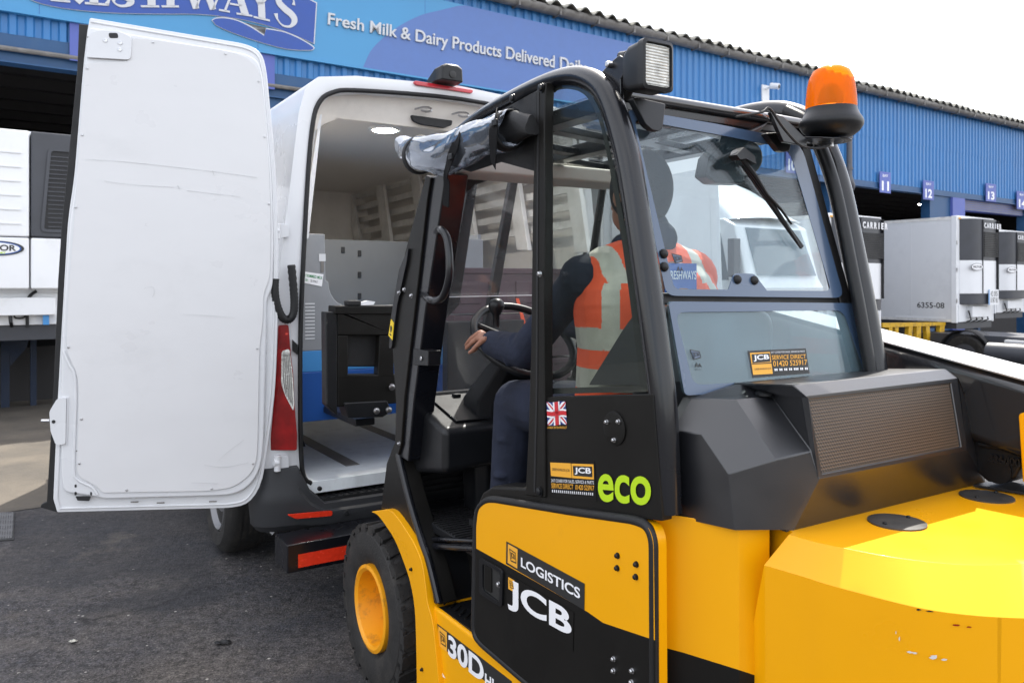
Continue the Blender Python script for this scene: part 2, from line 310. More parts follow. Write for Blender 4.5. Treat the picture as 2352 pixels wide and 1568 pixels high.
# ------------------------------------------------------------------ ground
B = Frame(-6.98, 10.7, 33.95)                              # the warehouse front: x along the wall, y into the building
def sstep(t): t = min(1, max(0, t)); return t * t * (3 - 2 * t)
def gz(P):
    lx, ly, _ = B.loc(P); return -.62 * sstep((lx - 9) / 6) * sstep((ly + 7.5) / 5)
def ground_mat():
    m = bpy.data.materials.new('worn_asphalt'); m.use_nodes = True; n = m.node_tree; Lk = n.links; b = n.nodes['Principled BSDF']
    t = n.nodes.new('ShaderNodeTexCoord'); src = t.outputs['Object']
    def nz(sc, de=6, ro=.6): q = n.nodes.new('ShaderNodeTexNoise'); q.inputs['Scale'].default_value = sc; q.inputs['Detail'].default_value = de; q.inputs['Roughness'].default_value = ro; Lk.new(src, q.inputs['Vector']); return q.outputs[0]
    def rng(x, a, b_, c, d): q = n.nodes.new('ShaderNodeMapRange'); q.inputs[1].default_value = a; q.inputs[2].default_value = b_; q.inputs[3].default_value = c; q.inputs[4].default_value = d; Lk.new(x, q.inputs[0]); return q.outputs[0]
    def mix(f, a, b_, bt='MIX'):
        q = n.nodes.new('ShaderNodeMix'); q.data_type = 'RGBA'; q.blend_type = bt
        for i, x in ((0, f), (6, a), (7, b_)):
            if isinstance(x, (float, int)): q.inputs[i].default_value = x
            elif isinstance(x, tuple): q.inputs[i].default_value = (*x, 1)
            else: Lk.new(x, q.inputs[i])
        return q.outputs[2]
    def vor(sc, rnd=1):
        q = n.nodes.new('ShaderNodeTexVoronoi'); q.inputs['Scale'].default_value = sc; q.inputs['Randomness'].default_value = rnd; Lk.new(src, q.inputs['Vector']); return q
    col = mix(rng(nz(1.1, 8), .38, .66, 0, 1), (.036, .038, .047), (.088, .077, .069))
    col = mix(rng(nz(3.2, 9, .7), .45, .72, 0, .65), col, (.030, .030, .036))
    col = mix(rng(nz(26, 6), .3, .7, 0, .5), col, (.075, .065, .058))
    col = mix(1.0, col, rng(nz(24, 8, .82), .40, .60, .45, 1.65), 'MULTIPLY'); col = mix(1.0, col, rng(nz(85, 4, .8), .40, .60, .55, 1.6), 'MULTIPLY')
    mp = n.nodes.new('ShaderNodeMapping'); mp.inputs['Rotation'].default_value = (0, 0, 1.0); mp.inputs['Scale'].default_value = (.5, 3.2, 1); Lk.new(src, mp.inputs[0]); ns = n.nodes.new('ShaderNodeTexNoise'); ns.inputs['Scale'].default_value = 1.3; ns.inputs['Detail'].default_value = 9; ns.inputs['Roughness'].default_value = .7; Lk.new(mp.outputs[0], ns.inputs['Vector']); col = mix(rng(ns.outputs[0], .52, .66, 0, .45), col, (.110, .097, .087))
    v1 = vor(75); f1 = n.nodes.new('ShaderNodeMath'); f1.operation = 'MULTIPLY'
    Lk.new(rng(v1.outputs['Distance'], .14, .24, 1, 0), f1.inputs[0]); cs = n.nodes.new('ShaderNodeSeparateColor'); Lk.new(v1.outputs['Color'], cs.inputs[0]); Lk.new(rng(cs.outputs[0], .55, .70, 0, .9), f1.inputs[1])
    col = mix(f1.outputs[0], col, (.22, .20, .17))
    v2 = vor(16); f2 = n.nodes.new('ShaderNodeMath'); f2.operation = 'MULTIPLY'; cs2 = n.nodes.new('ShaderNodeSeparateColor'); Lk.new(v2.outputs['Color'], cs2.inputs[0])
    Lk.new(rng(v2.outputs['Distance'], .07, .13, 1, 0), f2.inputs[0]); Lk.new(rng(cs2.outputs[1], .62, .68, 0, 1), f2.inputs[1]); col = mix(f2.outputs[0], col, (.45, .42, .38))
    col = mix(rng(nz(.45, 3), .47, .50, 0, .55), col, (.030, .031, .036)); col = mix(rng(nz(1.7, 7, .75), .58, .68, 0, .5), col, (.135, .118, .10)); col = mix(rng(nz(60, 2), .60, .70, 0, .7), col, (.022, .022, .025))
    v3 = n.nodes.new('ShaderNodeTexVoronoi'); v3.feature = 'DISTANCE_TO_EDGE'; v3.inputs['Scale'].default_value = .55
    wv = n.nodes.new('ShaderNodeVectorMath'); wv.operation = 'ADD'; nn = n.nodes.new('ShaderNodeTexNoise'); nn.inputs['Scale'].default_value = 2.5; nn.inputs['Detail'].default_value = 8; Lk.new(src, nn.inputs['Vector']); Lk.new(src, wv.inputs[0]); Lk.new(nn.outputs[1], wv.inputs[1]); Lk.new(wv.outputs[0], v3.inputs['Vector'])
    ck = n.nodes.new('ShaderNodeMath'); ck.operation = 'MULTIPLY'; Lk.new(rng(v3.outputs['Distance'], .004, .012, 1, 0), ck.inputs[0]); Lk.new(rng(nz(.8), .5, .6, 0, .8), ck.inputs[1]); col = mix(ck.outputs[0], col, (.018, .017, .018))
    Lk.new(col, b.inputs['Base Color']); b.inputs['Specular IOR Level'].default_value = .35; Lk.new(rng(nz(5), .3, .7, .72, .95), b.inputs['Roughness'])
    bp = n.nodes.new('ShaderNodeBump'); bp.inputs['Strength'].default_value = .8; bp.inputs['Distance'].default_value = .012; Lk.new(nz(90, 3), bp.inputs['Height']); bp2 = n.nodes.new('ShaderNodeBump'); bp2.inputs['Strength'].default_value = .4; bp2.inputs['Distance'].default_value = .04; Lk.new(nz(9, 4), bp2.inputs['Height']); Lk.new(bp.outputs[0], bp2.inputs['Normal']); Lk.new(bp2.outputs[0], b.inputs['Normal'])
    return m
mb = MB(); xs_ = [-150, -60, -25, -12] + [-8 + i * 1.0 for i in range(50)] + [46, 60, 90, 160]; ys_ = [-160, -80, -40, -20, -12] + [-9 + i * .6 for i in range(16)] + [1, 6, 16, 60, 160]
rows = []
for y in ys_:
    row = []
    for x in xs_: q = B.w(x, y, 0); q.z = gz(q); row.append(q)
    rows.append(row)
mb.grid(rows, ground_mat()); gr = struct(mb.build('ground', ang=180))
cm = mat('worn_concrete', (.105, .090, .072), .9, var=.25, scale=2, bump=.4, bscale=50, dirt=(.05, .045, .04), dscale=1.4, dmin=.42, dmax=.7, damt=.8)
mb = MB(); rows = []
for y in (-6.1, -5.2, -4.4, -3.6, -3.0, -2.4, -1.8, -1.2, -.6, .05):
    row = []
    for x in [-9 + i for i in range(22)]: q = B.w(x, y + (.25 * noise.noise(Vector((x * .7, 3, 1))) if y < -6 else 0), 0); q.z = gz(q) + .004; row.append(q)
    rows.append(row)
mb.grid(rows, cm); struct(mb.build('concrete_apron', ang=180))
# drain cover
dm = mat('cast_iron', (.16, .16, .165), .55, .6, var=.3, scale=30, bump=.3, bscale=60)
Gp = lambda u, v, z=0.0: (lambda d: CAM + d * ((z - EYE) / d.z))(ray(u, v))
mb = MB(); q = [Gp(-70, 1247), Gp(31, 1241), Gp(34, 1177), Gp(-60, 1181)]; ctr = sum(q, Vector()) / 4
mb.prism([c_ + Z * .001 for c_ in q], Z * .006, M['black']); qi = [c_ + (ctr - c_) * .06 for c_ in q]
for i in range(16):
    a = lerpq(qi, i / 16 + .008, 0, (i + .72) / 16 + .008, 1); mb.prism([c_ + Z * .007 for c_ in a], Z * .006, dm)
for i in range(5):
    a = lerpq(qi, 0, i / 5 + .08, 1, i / 5 + .14); mb.prism([c_ + Z * .005 for c_ in a], Z * .006, dm)
tag(mb.build('drain_cover', loc=ctr), 'ribbed cast iron drain cover let into the asphalt', 'drain cover')

def scrap(u, v, r_, m_, nm_, label, cat):
    c_ = Gp(u, v, .004); mb = MB(); pts = []
    for k in range(9): a = 2 * math.pi * k / 9; q = r_ * random.uniform(.5, 1.2); pts.append(c_ + Vector((math.cos(a) * q, math.sin(a) * q * .6, .004 + .006 * random.random())))
    mb.grid([pts, [c_ + (p_ - c_) * .55 + Z * random.uniform(0, .008) for p_ in pts], [c_ + (p_ - c_) * .05 + Z * .004 for p_ in pts]], m_, cu=True); tag(mb.build(nm_, loc=c_, solid=.001), label, cat)
scrap(166, 1474, .028, M['silver'], 'paper_scrap', 'flattened white paper scrap on the asphalt near the bottom left corner', 'litter')
scrap(509, 1476, .045, M['rubber'], 'rubber_scrap', 'small black rubber scrap on the asphalt left of the forklift front wheel', 'litter')
# ------------------------------------------------------------------ warehouse
wh = thing('warehouse', 'long blue corrugated metal warehouse with open loading bays and grey corrugated roof edge', 'warehouse', B.w(12, 0, 0))
M['clad'] = mat('blue_cladding', (.034, .18, .44), .42, .0, var=.07, scale=1.5, dirt=(.032, .13, .34), dscale=1.2, dmin=.5, dmax=.8, damt=.5, stretch=(3, 3, .4))
M['beamb'] = mat('blue_beam', (.016, .075, .19), .5, var=.1, scale=3, dirt=(.06, .10, .16), dscale=3, dmin=.5, dmax=.8, damt=.5)
M['beam_shade'] = mat('shaded_blue_leg', (.004, .014, .04), .6); M['purple'] = mat('purple_paint', (.085, .12, .40), .5, var=.05)  # leg blue is the beam blue darkened, shade under the trailer painted in
M['roofc'] = mat('weathered_fibre_cement', (.20, .195, .175), .9, var=.25, scale=4, bump=.3, bscale=20, dirt=(.07, .07, .05), dscale=3, dmin=.45, dmax=.7, damt=.8)
M['gut'] = mat('gutter', (.16, .15, .14), .5, var=.2, scale=4, dirt=(.30, .29, .27), dscale=5, dmin=.5, dmax=.7, damt=.5)
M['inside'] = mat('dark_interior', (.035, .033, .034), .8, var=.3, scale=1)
def corr(x0, x1, z0, z1, pitch=.2, y=0.0, d=.035):
    mb = MB(); A = []; x = x0
    while x < x1 - 1e-6:
        for fx_, fy_ in ((0, 0), (.38, 0), (.5, -d), (.88, -d)): A.append((x + fx_ * pitch, y + fy_))
        x += pitch
    A.append((x1, y)); mb.grid([[B.w(a, b, z0) for a, b in A], [B.w(a, b, z1) for a, b in A]], M['clad']); return mb.build('wall_cladding', wh, ang=20)
corr(-8, 12, 5.045, 7.12, .2); corr(12, 19.45, 4.52, 5.86, .2); corr(12, 19.45, 5.83, 7.12, .2, y=-.006); corr(19.62, 42, 4.5, 5.82, .2, y=.05); corr(19.62, 42, 5.79, 7.05, .2, y=.044)
mb = MB(); mb.fbox(B, -8, 12, -.03, .2, 4.86, 5.05, M['beamb']); mb.fbox(B, -8, 12, .02, .2, 4.67, 4.86, M['beamb']); mb.fbox(B, -8, 12, -.05, .2, 4.655, 4.675, M['beamb']); mb.tube([B.w(-8, -.05, 4.84), B.w(12, -.05, 4.84)], .035, M['gut'], 8); mb.build('lintel_beam', wh)
mb = MB(); mb.fbox(B, 12, 42, .0, .2, 4.36, 4.525, M['beamb']); mb.fbox(B, 12, 42, -.03, .2, 4.35, 4.37, M['beamb']); mb.build('lintel_beam', wh)
for a, b in ((3.1, 4.0), (8.2, 9.0), (13.4, 14.4), (18.8, 19.8), (23.9, 25.1), (30.2, 31.2), (36, 37)):
    mb = MB(); mb.fbox(B, a, b, .02, .3, -1, 4.36 if a > 12 else 4.66, M['beamb']); mb.build('pier', wh)
mb = MB(); mb.fbox(B, 25.1, 25.86, -.06, .32, -1, 4.34, M['purple']); mb.build('column', wh)
mb = MB(); mb.fbox(B, 25.86, 30.2, .1, .4, 4.0, 4.36, M['purple']); 
for k in range(5): mb.fbox(B, 25.86, 30.2, .085, .1, 4.02 + k * .065, 4.05 + k * .065, M['gut'])
mb.build('roller_shutter', wh)
mb = MB()
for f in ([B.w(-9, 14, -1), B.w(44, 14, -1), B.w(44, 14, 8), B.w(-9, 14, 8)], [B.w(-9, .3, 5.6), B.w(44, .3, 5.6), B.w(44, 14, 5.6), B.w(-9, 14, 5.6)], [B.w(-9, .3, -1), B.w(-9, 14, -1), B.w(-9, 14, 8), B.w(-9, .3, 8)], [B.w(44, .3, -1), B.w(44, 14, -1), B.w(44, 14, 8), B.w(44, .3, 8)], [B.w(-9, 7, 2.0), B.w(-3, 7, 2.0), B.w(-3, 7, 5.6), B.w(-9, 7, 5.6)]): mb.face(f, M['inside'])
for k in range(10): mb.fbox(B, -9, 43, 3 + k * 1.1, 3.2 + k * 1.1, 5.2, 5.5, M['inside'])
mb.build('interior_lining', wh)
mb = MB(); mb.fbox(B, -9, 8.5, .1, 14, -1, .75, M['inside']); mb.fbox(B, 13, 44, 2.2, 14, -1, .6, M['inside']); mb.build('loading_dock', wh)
# roof sheets: wavy edge overhanging the gutter, sloping up away from us
def wavy(x0, x1, z):
    mb = MB(); rows = []; st = .0366; n_ = int((x1 - x0) / st); amp = .055
    prof = [(x0 + i * st, amp * math.sin(2 * math.pi * i / 10)) for i in range(n_ + 1)]
    for y_, dz in ((-.30, 0), (-.30, .028), (1.2, .30), (6, 1.2)): rows.append([B.w(x, y_ + .03 * math.sin(x * 1.7) * (y_ < 0), z + h + dz + .012 * math.sin(x * .9)) for x, h in prof])
    mb.grid(rows, M['roofc']); mb.build('roof', wh, ang=80)
wavy(-8, 19.55, 7.2); wavy(19.6, 42, 7.12)
def gutter(x0, x1, z):
    mb = MB(); a = [(-.26, .06), (-.27, -.0), (-.22, -.07), (-.12, -.09), (-.04, -.06), (-.03, .06), (-.05, .06), (-.06, -.04), (-.13, -.065), (-.2, -.05), (-.245, .0), (-.245, .06)]
    mb.loft([[B.w(x, y_, z + h) for y_, h in a] for x in (x0, x1)], M['gut'])
    k = x0 + .4
    while k < x1: mb.fbox(B, k, k + .035, -.275, -.02, z - .1, z + .065, M['gut']); k += 1.0
    mb.build('gutter', wh, ang=50)
gutter(-8, 19.5, 7.12); gutter(19.65, 42, 7.04)
pm = mat('downpipe_paint', (.10, .10, .11), .5, var=.2, scale=6)
mb = MB(); mb.tube([B.w(19.53, -.09, 7.05), B.w(19.53, -.09, 4.5)], .075, pm, 12); mb.tube(smooth([B.w(19.53, -.09, 4.55), B.w(19.55, -.12, 4.40), B.w(19.65, -.09, 4.30), B.w(19.66, -.0, 4.18), B.w(19.5, .0, 4.08), B.w(19.35, .1, 3.9)], 4), .085, pm, 12)
for z_ in (6.6, 5.6, 4.75): mb.tube([B.w(19.53, -.09, z_), B.w(19.53, -.09, z_ + .06)], .095, pm, 12)
mb.build('downpipe', wh, ang=50)
# interior lamps
lampm = emit('lamp_glow', (1, .98, .92), 14)
def ilamp(u, v, y, label):
    c_ = B.rear(u, v, y); mb = MB(); mb.lathe(c_, Z, [(.02, .12), (.16, .10), (.2, .02), (.2, 0)], M['steel'], 16); t = thing('bay_lamp', label, 'lamp', c_); mb.build('lamp_housing', t); mb = MB(); mb.lathe(c_ - Z * .012, Z, [(.19, 0), (.19, .01)], lampm, 16); mb.build('lamp_disc', t)
    mb = MB(); mb.tube([c_ + Z * .1, B.w(B.loc(c_)[0], B.loc(c_)[1], 5.5)], .012, M['steel'], 6); mb.build('hanger', t)
ilamp(2122, 469, 2.5, 'lit round lamp hanging inside the dark bay under bay sign 12')
# signs
def bay(num, u0, u1, v0, v1, label, dx0=.18, dx1=.82):
    a = B.rear(u0, v1, -.07); la = B.loc(a); lb = B.loc(B.rear(u1, v1, -.07)); zt_ = B.loc(B.rear((u0 + u1) / 2, v0, -.07))[2]; zb_ = B.loc(B.rear((u0 + u1) / 2, v1, -.07))[2]
    t = thing('bay_sign', label, 'sign', B.w((la[0] + lb[0]) / 2, -.07, zb_), 'bay number signs on the warehouse')
    mb = MB(); mb.fbox(B, la[0], lb[0], -.07, -.05, zb_, zt_, M['purple']); mb.build('sign_plate', t)
    mb = MB(); q = [B.w(la[0], -.072, zb_), B.w(lb[0], -.072, zb_), B.w(lb[0], -.072, zt_), B.w(la[0], -.072, zt_)]
    text_quad(mb, num, lerpq(q, dx0, .1, dx1, .56), -B.y, 0, M['whitet'], .03); text_quad(mb, 'BAY', lerpq(q, dx0 + .08, .76, dx1 - .08, .88), -B.y, 0, M['whitet'], .01); mb.build('sign_lettering', t)
bay('11', 2021, 2046, 395, 443, 'purple bay sign reading BAY 11'); bay('12', 2121, 2145, 415, 459, 'purple bay sign reading BAY 12'); bay('13', 2265, 2288, 422, 463, 'purple bay sign reading BAY 13'); bay('14', 2336, 2360, 440, 481, 'purple bay sign reading BAY 14'); bay('10', 1806, 1832, 340, 398, 'purple bay sign reading BAY 10, seen through the cab rear window')
bay('7', 160, 214, 52, 142, 'purple bay sign beside the top left edge of the open van door', .5, .95); bay('8', 572, 631, 122, 202, 'purple bay sign between the open van door and the van roof', .08, .52)
# security camera
sc_ = B.rear(1755, 215, -.02); t = thing('security_camera', 'small white security camera on a white backplate high on the blue cladding', 'camera', sc_)
wm = mat('camera_white', (.75, .76, .78), .4, var=.03); lx = B.loc(sc_)
mb = MB(); mb.fbox(B, lx[0] - .12, lx[0] + .15, -.06, -.03, lx[2] - .22, lx[2] + .20, wm); mb.build('backplate', t); mb = MB(); mb.tube([B.w(lx[0], -.06, lx[2] + .1), B.w(lx[0] + .02, -.25, lx[2] + .12)], .03, wm, 8); mb.tube([B.w(lx[0] - .0, -.22, lx[2] + .15), B.w(lx[0] + .06, -.42, lx[2] + .10)], [.075, .075], wm, 12); mb.build('camera_body', t, ang=40); mb = MB(); mb.tube([B.w(lx[0] + .06, -.421, lx[2] + .1), B.w(lx[0] + .062, -.43, lx[2] + .1)], .05, M['black'], 12); mb.build('lens', t)
# shop sign
sg = thing('company_sign', 'long light blue and purple company sign board with raised white lettering', 'sign', B.w(5, -.1, 5.3))
M['sgl'] = mat('sign_light_blue', (.055, .27, .52), .35, var=.05, scale=.7); M['sgp'] = mat('sign_violet', (.085, .165, .42), .38, var=.04); M['sgd'] = mat('sign_deep_blue', (.018, .07, .33), .38, var=.05); M['sgw'] = mat('sign_letters', (.56, .57, .59), .4, var=.02)
xe = B.loc(B.rear(1500, 150, -.1))[0]
mb = MB(); mb.fbox(B, -4, xe, -.10, -.04, 5.36, 6.84, M['sgl']); mb.fbox(B, -4, xe, -.12, -.04, 5.33, 5.36, M['sgl']); 
for x in range(-3, int(xe), 3): mb.fbox(B, x + .443, x + .449, -.1015, -.1, 5.36, 6.84, M['sgd'])
mb.build('sign_board', sg)
Bq = lambda pts, y: [B.rear(u, v, y) for u, v in pts]
arc = smooth([(820, 190), (837, 148), (858, 109), (907, 67), (963, 37), (1020, 22), (1110, 0)], 6); ap = [B.loc(B.rear(u, v, -.1015)) for u, v in arc]; ap = [(a[0], min(6.838, max(5.362, a[2]))) for a in ap]
mb = MB(); mb.prism([B.w(x, -.1, z_) for x, z_ in [(ap[0][0], 5.362)] + ap + [(ap[-1][0] + .3, 6.838), (xe - .01, 6.838), (xe - .01, 5.362)]], -B.y * .002, M['sgp']); mb.build('violet_panel', sg)
s3 = lambda pts: [(x * .336, y * .336) for x, y in pts]
wave = smooth([(150, -60), (215, 0), (350, 42), (560, 73), (820, 91), (1080, 96), (1350, 98), (1560, 119), (1750, 156), (1950, 216), (2143, 298)], 4) 
wave = [(q[0], q[1]) for q in wave] + [(2160, 25), (2000, -60), (1700, -180), (1200, -260), (600, -240)]
swo = [(q[0], q[1]) for q in smooth([(1452, 142), (1480, 129), (1540, 128), (1620, 145), (1710, 187), (1803, 246)], 4)] + [(1805, 247), (1818, 201)] + [(q[0], q[1]) for q in smooth([(1822, 201), (1950, 226), (2060, 275), (2130, 318), (2140, 335), (2105, 344), (1950, 334), (1750, 280), (1560, 213), (1475, 172)], 4)]
for pl in (wave, swo):
    mb = MB(); mb.prism(Bq(s3(inset(pl, -5)), -.104), -B.y * .02, M['sgw']); mb.prism(Bq(s3(pl), -.122), -B.y * .006, M['sgd']); mb.build('logo_panel', sg)
mb = MB()
def gl(*strokes):
    for pts, w_ in strokes:
        mb.stroke(Bq(s3(pts), -.130), [x * .336 / FPX * 12.3 * 1.05 for x in (w_ if isinstance(w_, list) else [w_] * len(pts))], -B.y * .012, B.y, M['sgw'])
def sm(pts, n=5): return [tuple(q) for q in smooth(pts, n)]
def smw(ws, n=5): return [q[0] for q in smooth([(w_, 0) for w_ in ws], n)]
gl(([(420, -150), (420, 8)], 46), ([(345, 2), (480, 14)], 12), ([(470, -60), (560, 18)], 40))
gl(([(640, -150), (642, 30)], 46), ([(580, 24), (745, 36)], 13), ([(728, 36), (752, -12)], [26, 6]))
S1 = [(893, -95), (850, -130), (800, -115), (790, -75), (830, -38), (880, -10), (893, 18), (860, 42), (815, 42), (782, 22), (774, -4)]; gl((sm(S1), smw([8, 14, 34, 40, 46, 46, 38, 18, 14, 10, 26])))
gl(([(1030, -150), (1036, 46)], 46), ([(1160, -150), (1166, 46)], 46), ([(1036, -60), (1160, -60)], 14), ([(963, 46), (1088, 47)], 12), ([(1104, 47), (1222, 47)], 12))
gl(([(1275, -140), (1340, 62)], [46, 40]), ([(1340, 62), (1395, -100)], 13), ([(1392, -110), (1456, 68)], [46, 40]), ([(1456, 68), (1520, -100)], 13))
gl(([(1536, 78), (1612, -110)], 14), ([(1606, -120), (1676, 104)], [44, 48]), ([(1570, 28), (1652, 42)], 12), ([(1496, 70), (1570, 84)], 12), ([(1616, 95), (1724, 112)], 12))
gl(([(1712, -100), (1785, 30)], 44), ([(1786, 30), (1868, -60)], 14), ([(1785, 20), (1790, 130)], 46), ([(1732, 118), (1844, 144)], 12))
S2 = [(2006, 38), (2004, 0), (1965, -45), (1915, -30), (1905, 15), (1945, 62), (1995, 105), (2012, 145), (1985, 182), (1935, 178), (1898, 140), (1884, 95)]; gl((sm(S2), smw([22, 8, 16, 34, 42, 46, 46, 40, 18, 12, 10, 28])))
mb.build('logo_lettering', sg)
mb = MB(); q = [B.rear(752, 57, -.104), B.rear(1272, 156.5, -.104), B.rear(1272.5, 129.5, -.104), B.rear(753, 31, -.104)]; text_quad(mb, 'Fresh Milk & Dairy Products Delivered', q, -B.y, .03, M['sgw'], .012, base=True)
qd = [B.rear(1285, 159, -.104), B.rear(1345, 170.5, -.104), B.rear(1345, 143, -.104), B.rear(1285, 132, -.104)]; text_quad(mb, 'Daily', qd, -B.y, .03, M['sgw'], .012, base=True); mb.build('slogan_lettering', sg)

# ------------------------------------------------------------------ refrigerated trailers
M['tside'] = mat('trailer_side', (.66, .67, .69), .35, var=.03, scale=1.5, dirt=(.42, .43, .45), dscale=1.5, dmin=.5, dmax=.85, damt=.5); M['twhite'] = mat('trailer_white', (.76, .77, .79), .35, var=.03, scale=3, dirt=(.5, .48, .44), dscale=4, dmin=.58, dmax=.85, damt=.4); M['tdark'] = mat('unit_dark', (.045, .048, .058), .45, var=.15, scale=4); M['vent'] = mat('vent_black', (.012, .012, .014), .6)
def trailer(x0, w_, yf, z0, z1, label, nm, ln=9, num=None, unitx=(.08, .95), split=None, plain=False):
    g = -.62 if x0 > 10 else 0.0
    t = thing('refrigerated_trailer', label, 'trailer', B.w(x0 + w_ / 2, yf, g), 'refrigerated trailers backed into the bays')
    x1 = x0 + w_; H = z1 - z0; n_ = -B.y
    mb = MB(); mb.fbox(B, x0, x1, yf, yf + ln, z0, z1, M['tside'])
    for q in range(1, 5): mb.fbox(B, x0 - .004, x0 - .0005, yf + q * 1.15, yf + q * 1.15 + .03, z0 + .12, z1 - .12, M['tside'])
    mb.fbox(B, x0 - .008, x0 - .0005, yf, yf + ln, z0, z0 + .07, M['alu']); mb.fbox(B, x0 - .008, x0 - .0005, yf, yf + ln, z1 - .08, z1, M['alu']); mb.build('box_body', t, bevel=.004)
    for xx in (x0 + .10, x1 - .20): mb = MB(); mb.fbox(B, xx, xx + .09, yf - .05, yf - .03, z1 - .065, z1 - .03, M['decy']); mb.build('marker_lamp', t)
    for zq in (z0 + .5, z0 + 1.3, z0 + 2.0): mb = MB(); mb.fbox(B, x0 - .02, x0 + .03, yf - .04, yf - .028, zq, zq + .10, M['steel']); mb.build('hinge_plate', t)
    mb = MB()
    for a, b in ((x0 - .012, x0 + .06), (x1 - .06, x1 + .012)): mb.fbox(B, a, b, yf - .03, yf + .10, z0 - .02, z1 + .015, M['twhite'])
    mb.fbox(B, x0 + .06, x1 - .06, yf - .03, yf + .1, z1 - .07, z1 + .015, M['twhite']); mb.fbox(B, x0 + .06, x1 - .06, yf - .02, yf - .001, z0, z1 - .07, M['twhite']); mb.build('front_frame', t, bevel=.008)
    ua, ub = x0 + unitx[0] * w_, x0 + unitx[1] * w_; cu_ = (ua + ub) / 2; zu = z1 - .02 * H; zm = z0 + .585 * H; zl_ = z0 + .27 * H; zb_ = z0 + .17 * H
    def bow(zlo, zhi, m, name, d0=.30, dz=0, par=t):
        A = []
        for i in range(13):
            s_ = i / 12; A.append((ua + (ub - ua) * s_, yf - .03 - d0 * (1 - abs(2 * s_ - 1) ** 6) * (.80 + .2 * math.sin(math.pi * s_))))
        loop = lambda z_, k: [B.w(a, b, z_ + k * abs((a - cu_) / (ub - ua) * 2) ** 4) for a, b in A] + [B.w(ub, yf - .02, z_), B.w(ua, yf - .02, z_)]
        mb = MB(); mb.loft([loop(zlo, dz), loop(zhi, dz)], m); return mb.build(name, par, bevel=.015, ang=25)
    if not split:
        up_ = bow(zm + .004, zu, M['tdark'], 'condenser_cover'); bow(zl_, zm, M['twhite'], 'unit_cover'); bow(zb_, zl_ - .004, M['tdark'], 'unit_skirt', .27)
        mb = MB()
        for f in (.33, .82): xx = ua + (ub - ua) * f; mb.fbox(B, xx, xx + .012, yf - .345, yf - .05, zl_ + .01, zu - .02, M['vent'])
        mb.build('panel_gap', t)
        mb = MB(); gx0, gx1 = ua + (ub - ua) * .37, ua + (ub - ua) * .80
        for k in range(14): zz_ = zm + .1 + k * (zu - zm - .42) / 14; mb.fbox(B, gx0, gx1, yf - .352, yf - .3, zz_, zz_ + .028, M['vent'])
        mb.build('grille', up_)
        mb = MB(); q = [B.w(gx0 - .02, yf - .342, zu - .24), B.w(ub - .12, yf - .328, zu - .24), B.w(ub - .12, yf - .328, zu - .10), B.w(gx0 - .02, yf - .342, zu - .10)]
        for i_, ch in enumerate(nm): text_quad(mb, ch, lerpq(q, i_ / len(nm) + .01, 0, (i_ + .72) / len(nm) + .01, 1) if ch != 'I' else lerpq(q, i_ / len(nm) + .04, 0, (i_ + .42) / len(nm) + .01, 1), n_, .01, M['whitet'], .03)
        mb.build('maker_lettering', up_)
        lq = [B.w(ua + .05, yf - .28, zm - .24), B.w(gx0 - .05, yf - .335, zm - .24), B.w(gx0 - .05, yf - .335, zm - .1), B.w(ua + .05, yf - .28, zm - .1)]
    else:
        up_ = None
        for (sa, sb, za, zc, m_) in split: mb = MB(); mb.fbox(B, x0 + sa, x0 + sb, yf - .26, yf - .02, za, zc, m_); q_ = mb.build('unit_cover', t, bevel=.02); up_ = q_
        lq = None
    # lower gear
    mb = MB(); mb.fbox(B, x0 + .1, x1 - .1, yf - .04, yf - .015, z0 + .0, zb_ - .01, M['twhite']); mb.fbox(B, ua + .35, ub - .5, yf - .18, yf - .04, z0 + .12, zb_ - .06, M['twhite']); mb.build('service_box', t, bevel=.01)
    mb = MB(); mb.fbox(B, x0 + .05, x1 - .05, yf - .0, yf + ln, z0 - .18, z0, M['tdark'])
    for k in range(4): mb.tube([B.w(ua + .3 + k * .3, yf - .1, z0 + .3), B.w(ua + .32 + k * .3, yf - .16, z0 + .05), B.w(ua + .34 + k * .3, yf + .1, z0 - .05)], .02, M['rubber'], 6)
    mb.fbox(B, x0 + .25, x0 + .4, yf + 1.2, yf + 1.35, g, z0 - .18, M['beamb']); mb.fbox(B, x1 - .4, x1 - .25, yf + 1.2, yf + 1.35, g, z0 - .18, M['beamb']); mb.build('chassis', t)
    for ky in (ln - 2.4, ln - 1.2):
        for xx in (x0 + .1, x1 - .4): mb = MB(); mb.lathe(B.w(xx, yf + ky, g + .5), B.x, [(.25, 0), (.45, .0), (.5, .04), (.5, .26), (.45, .3), (.25, .3)], M['tyre'], 24); mb.build('wheel', t)
    if lq:
        c_ = sum(lq, Vector()) / 4; ex_ = (lq[1] - lq[0]) / 2; ez_ = (lq[3] - lq[0]) / 2
        el = lambda k, o_: [c_ + ex_ * math.cos(2 * math.pi * i / 24) * k + ez_ * math.sin(2 * math.pi * i / 24) * k * 1.3 + n_ * o_ for i in range(24)]
        mb = MB(); mb.prism(el(1, .004), n_ * .002, M['tdark']); mb.prism(el(.9, .007), n_ * .002, M['whitet']); text_quad(mb, 'VECTOR', lerpq(lq, .14, .3, .86, .7), n_, .011, M['black'], .02); mb.build('unit_badge', t)
    if num:
        a = num; mb = MB(); text_quad(mb, a, [B.w(x0 - .002, yf + 1.0, z0 + .35), B.w(x0 - .002, yf + .28, z0 + .35), B.w(x0 - .002, yf + .28, z0 + .5), B.w(x0 - .002, yf + 1.0, z0 + .5)], -B.x, .001, M['black'], .01); mb.prism([B.w(x0 - .001, yf + 1.6, z0 + .08), B.w(x0 - .001, yf + .25, z0 + .08), B.w(x0 - .001, yf + .25, z0 + .13), B.w(x0 - .001, yf + 1.6, z0 + .13)], -B.x * .002, M['twhite']); mb.build('fleet_number', t)
    return t
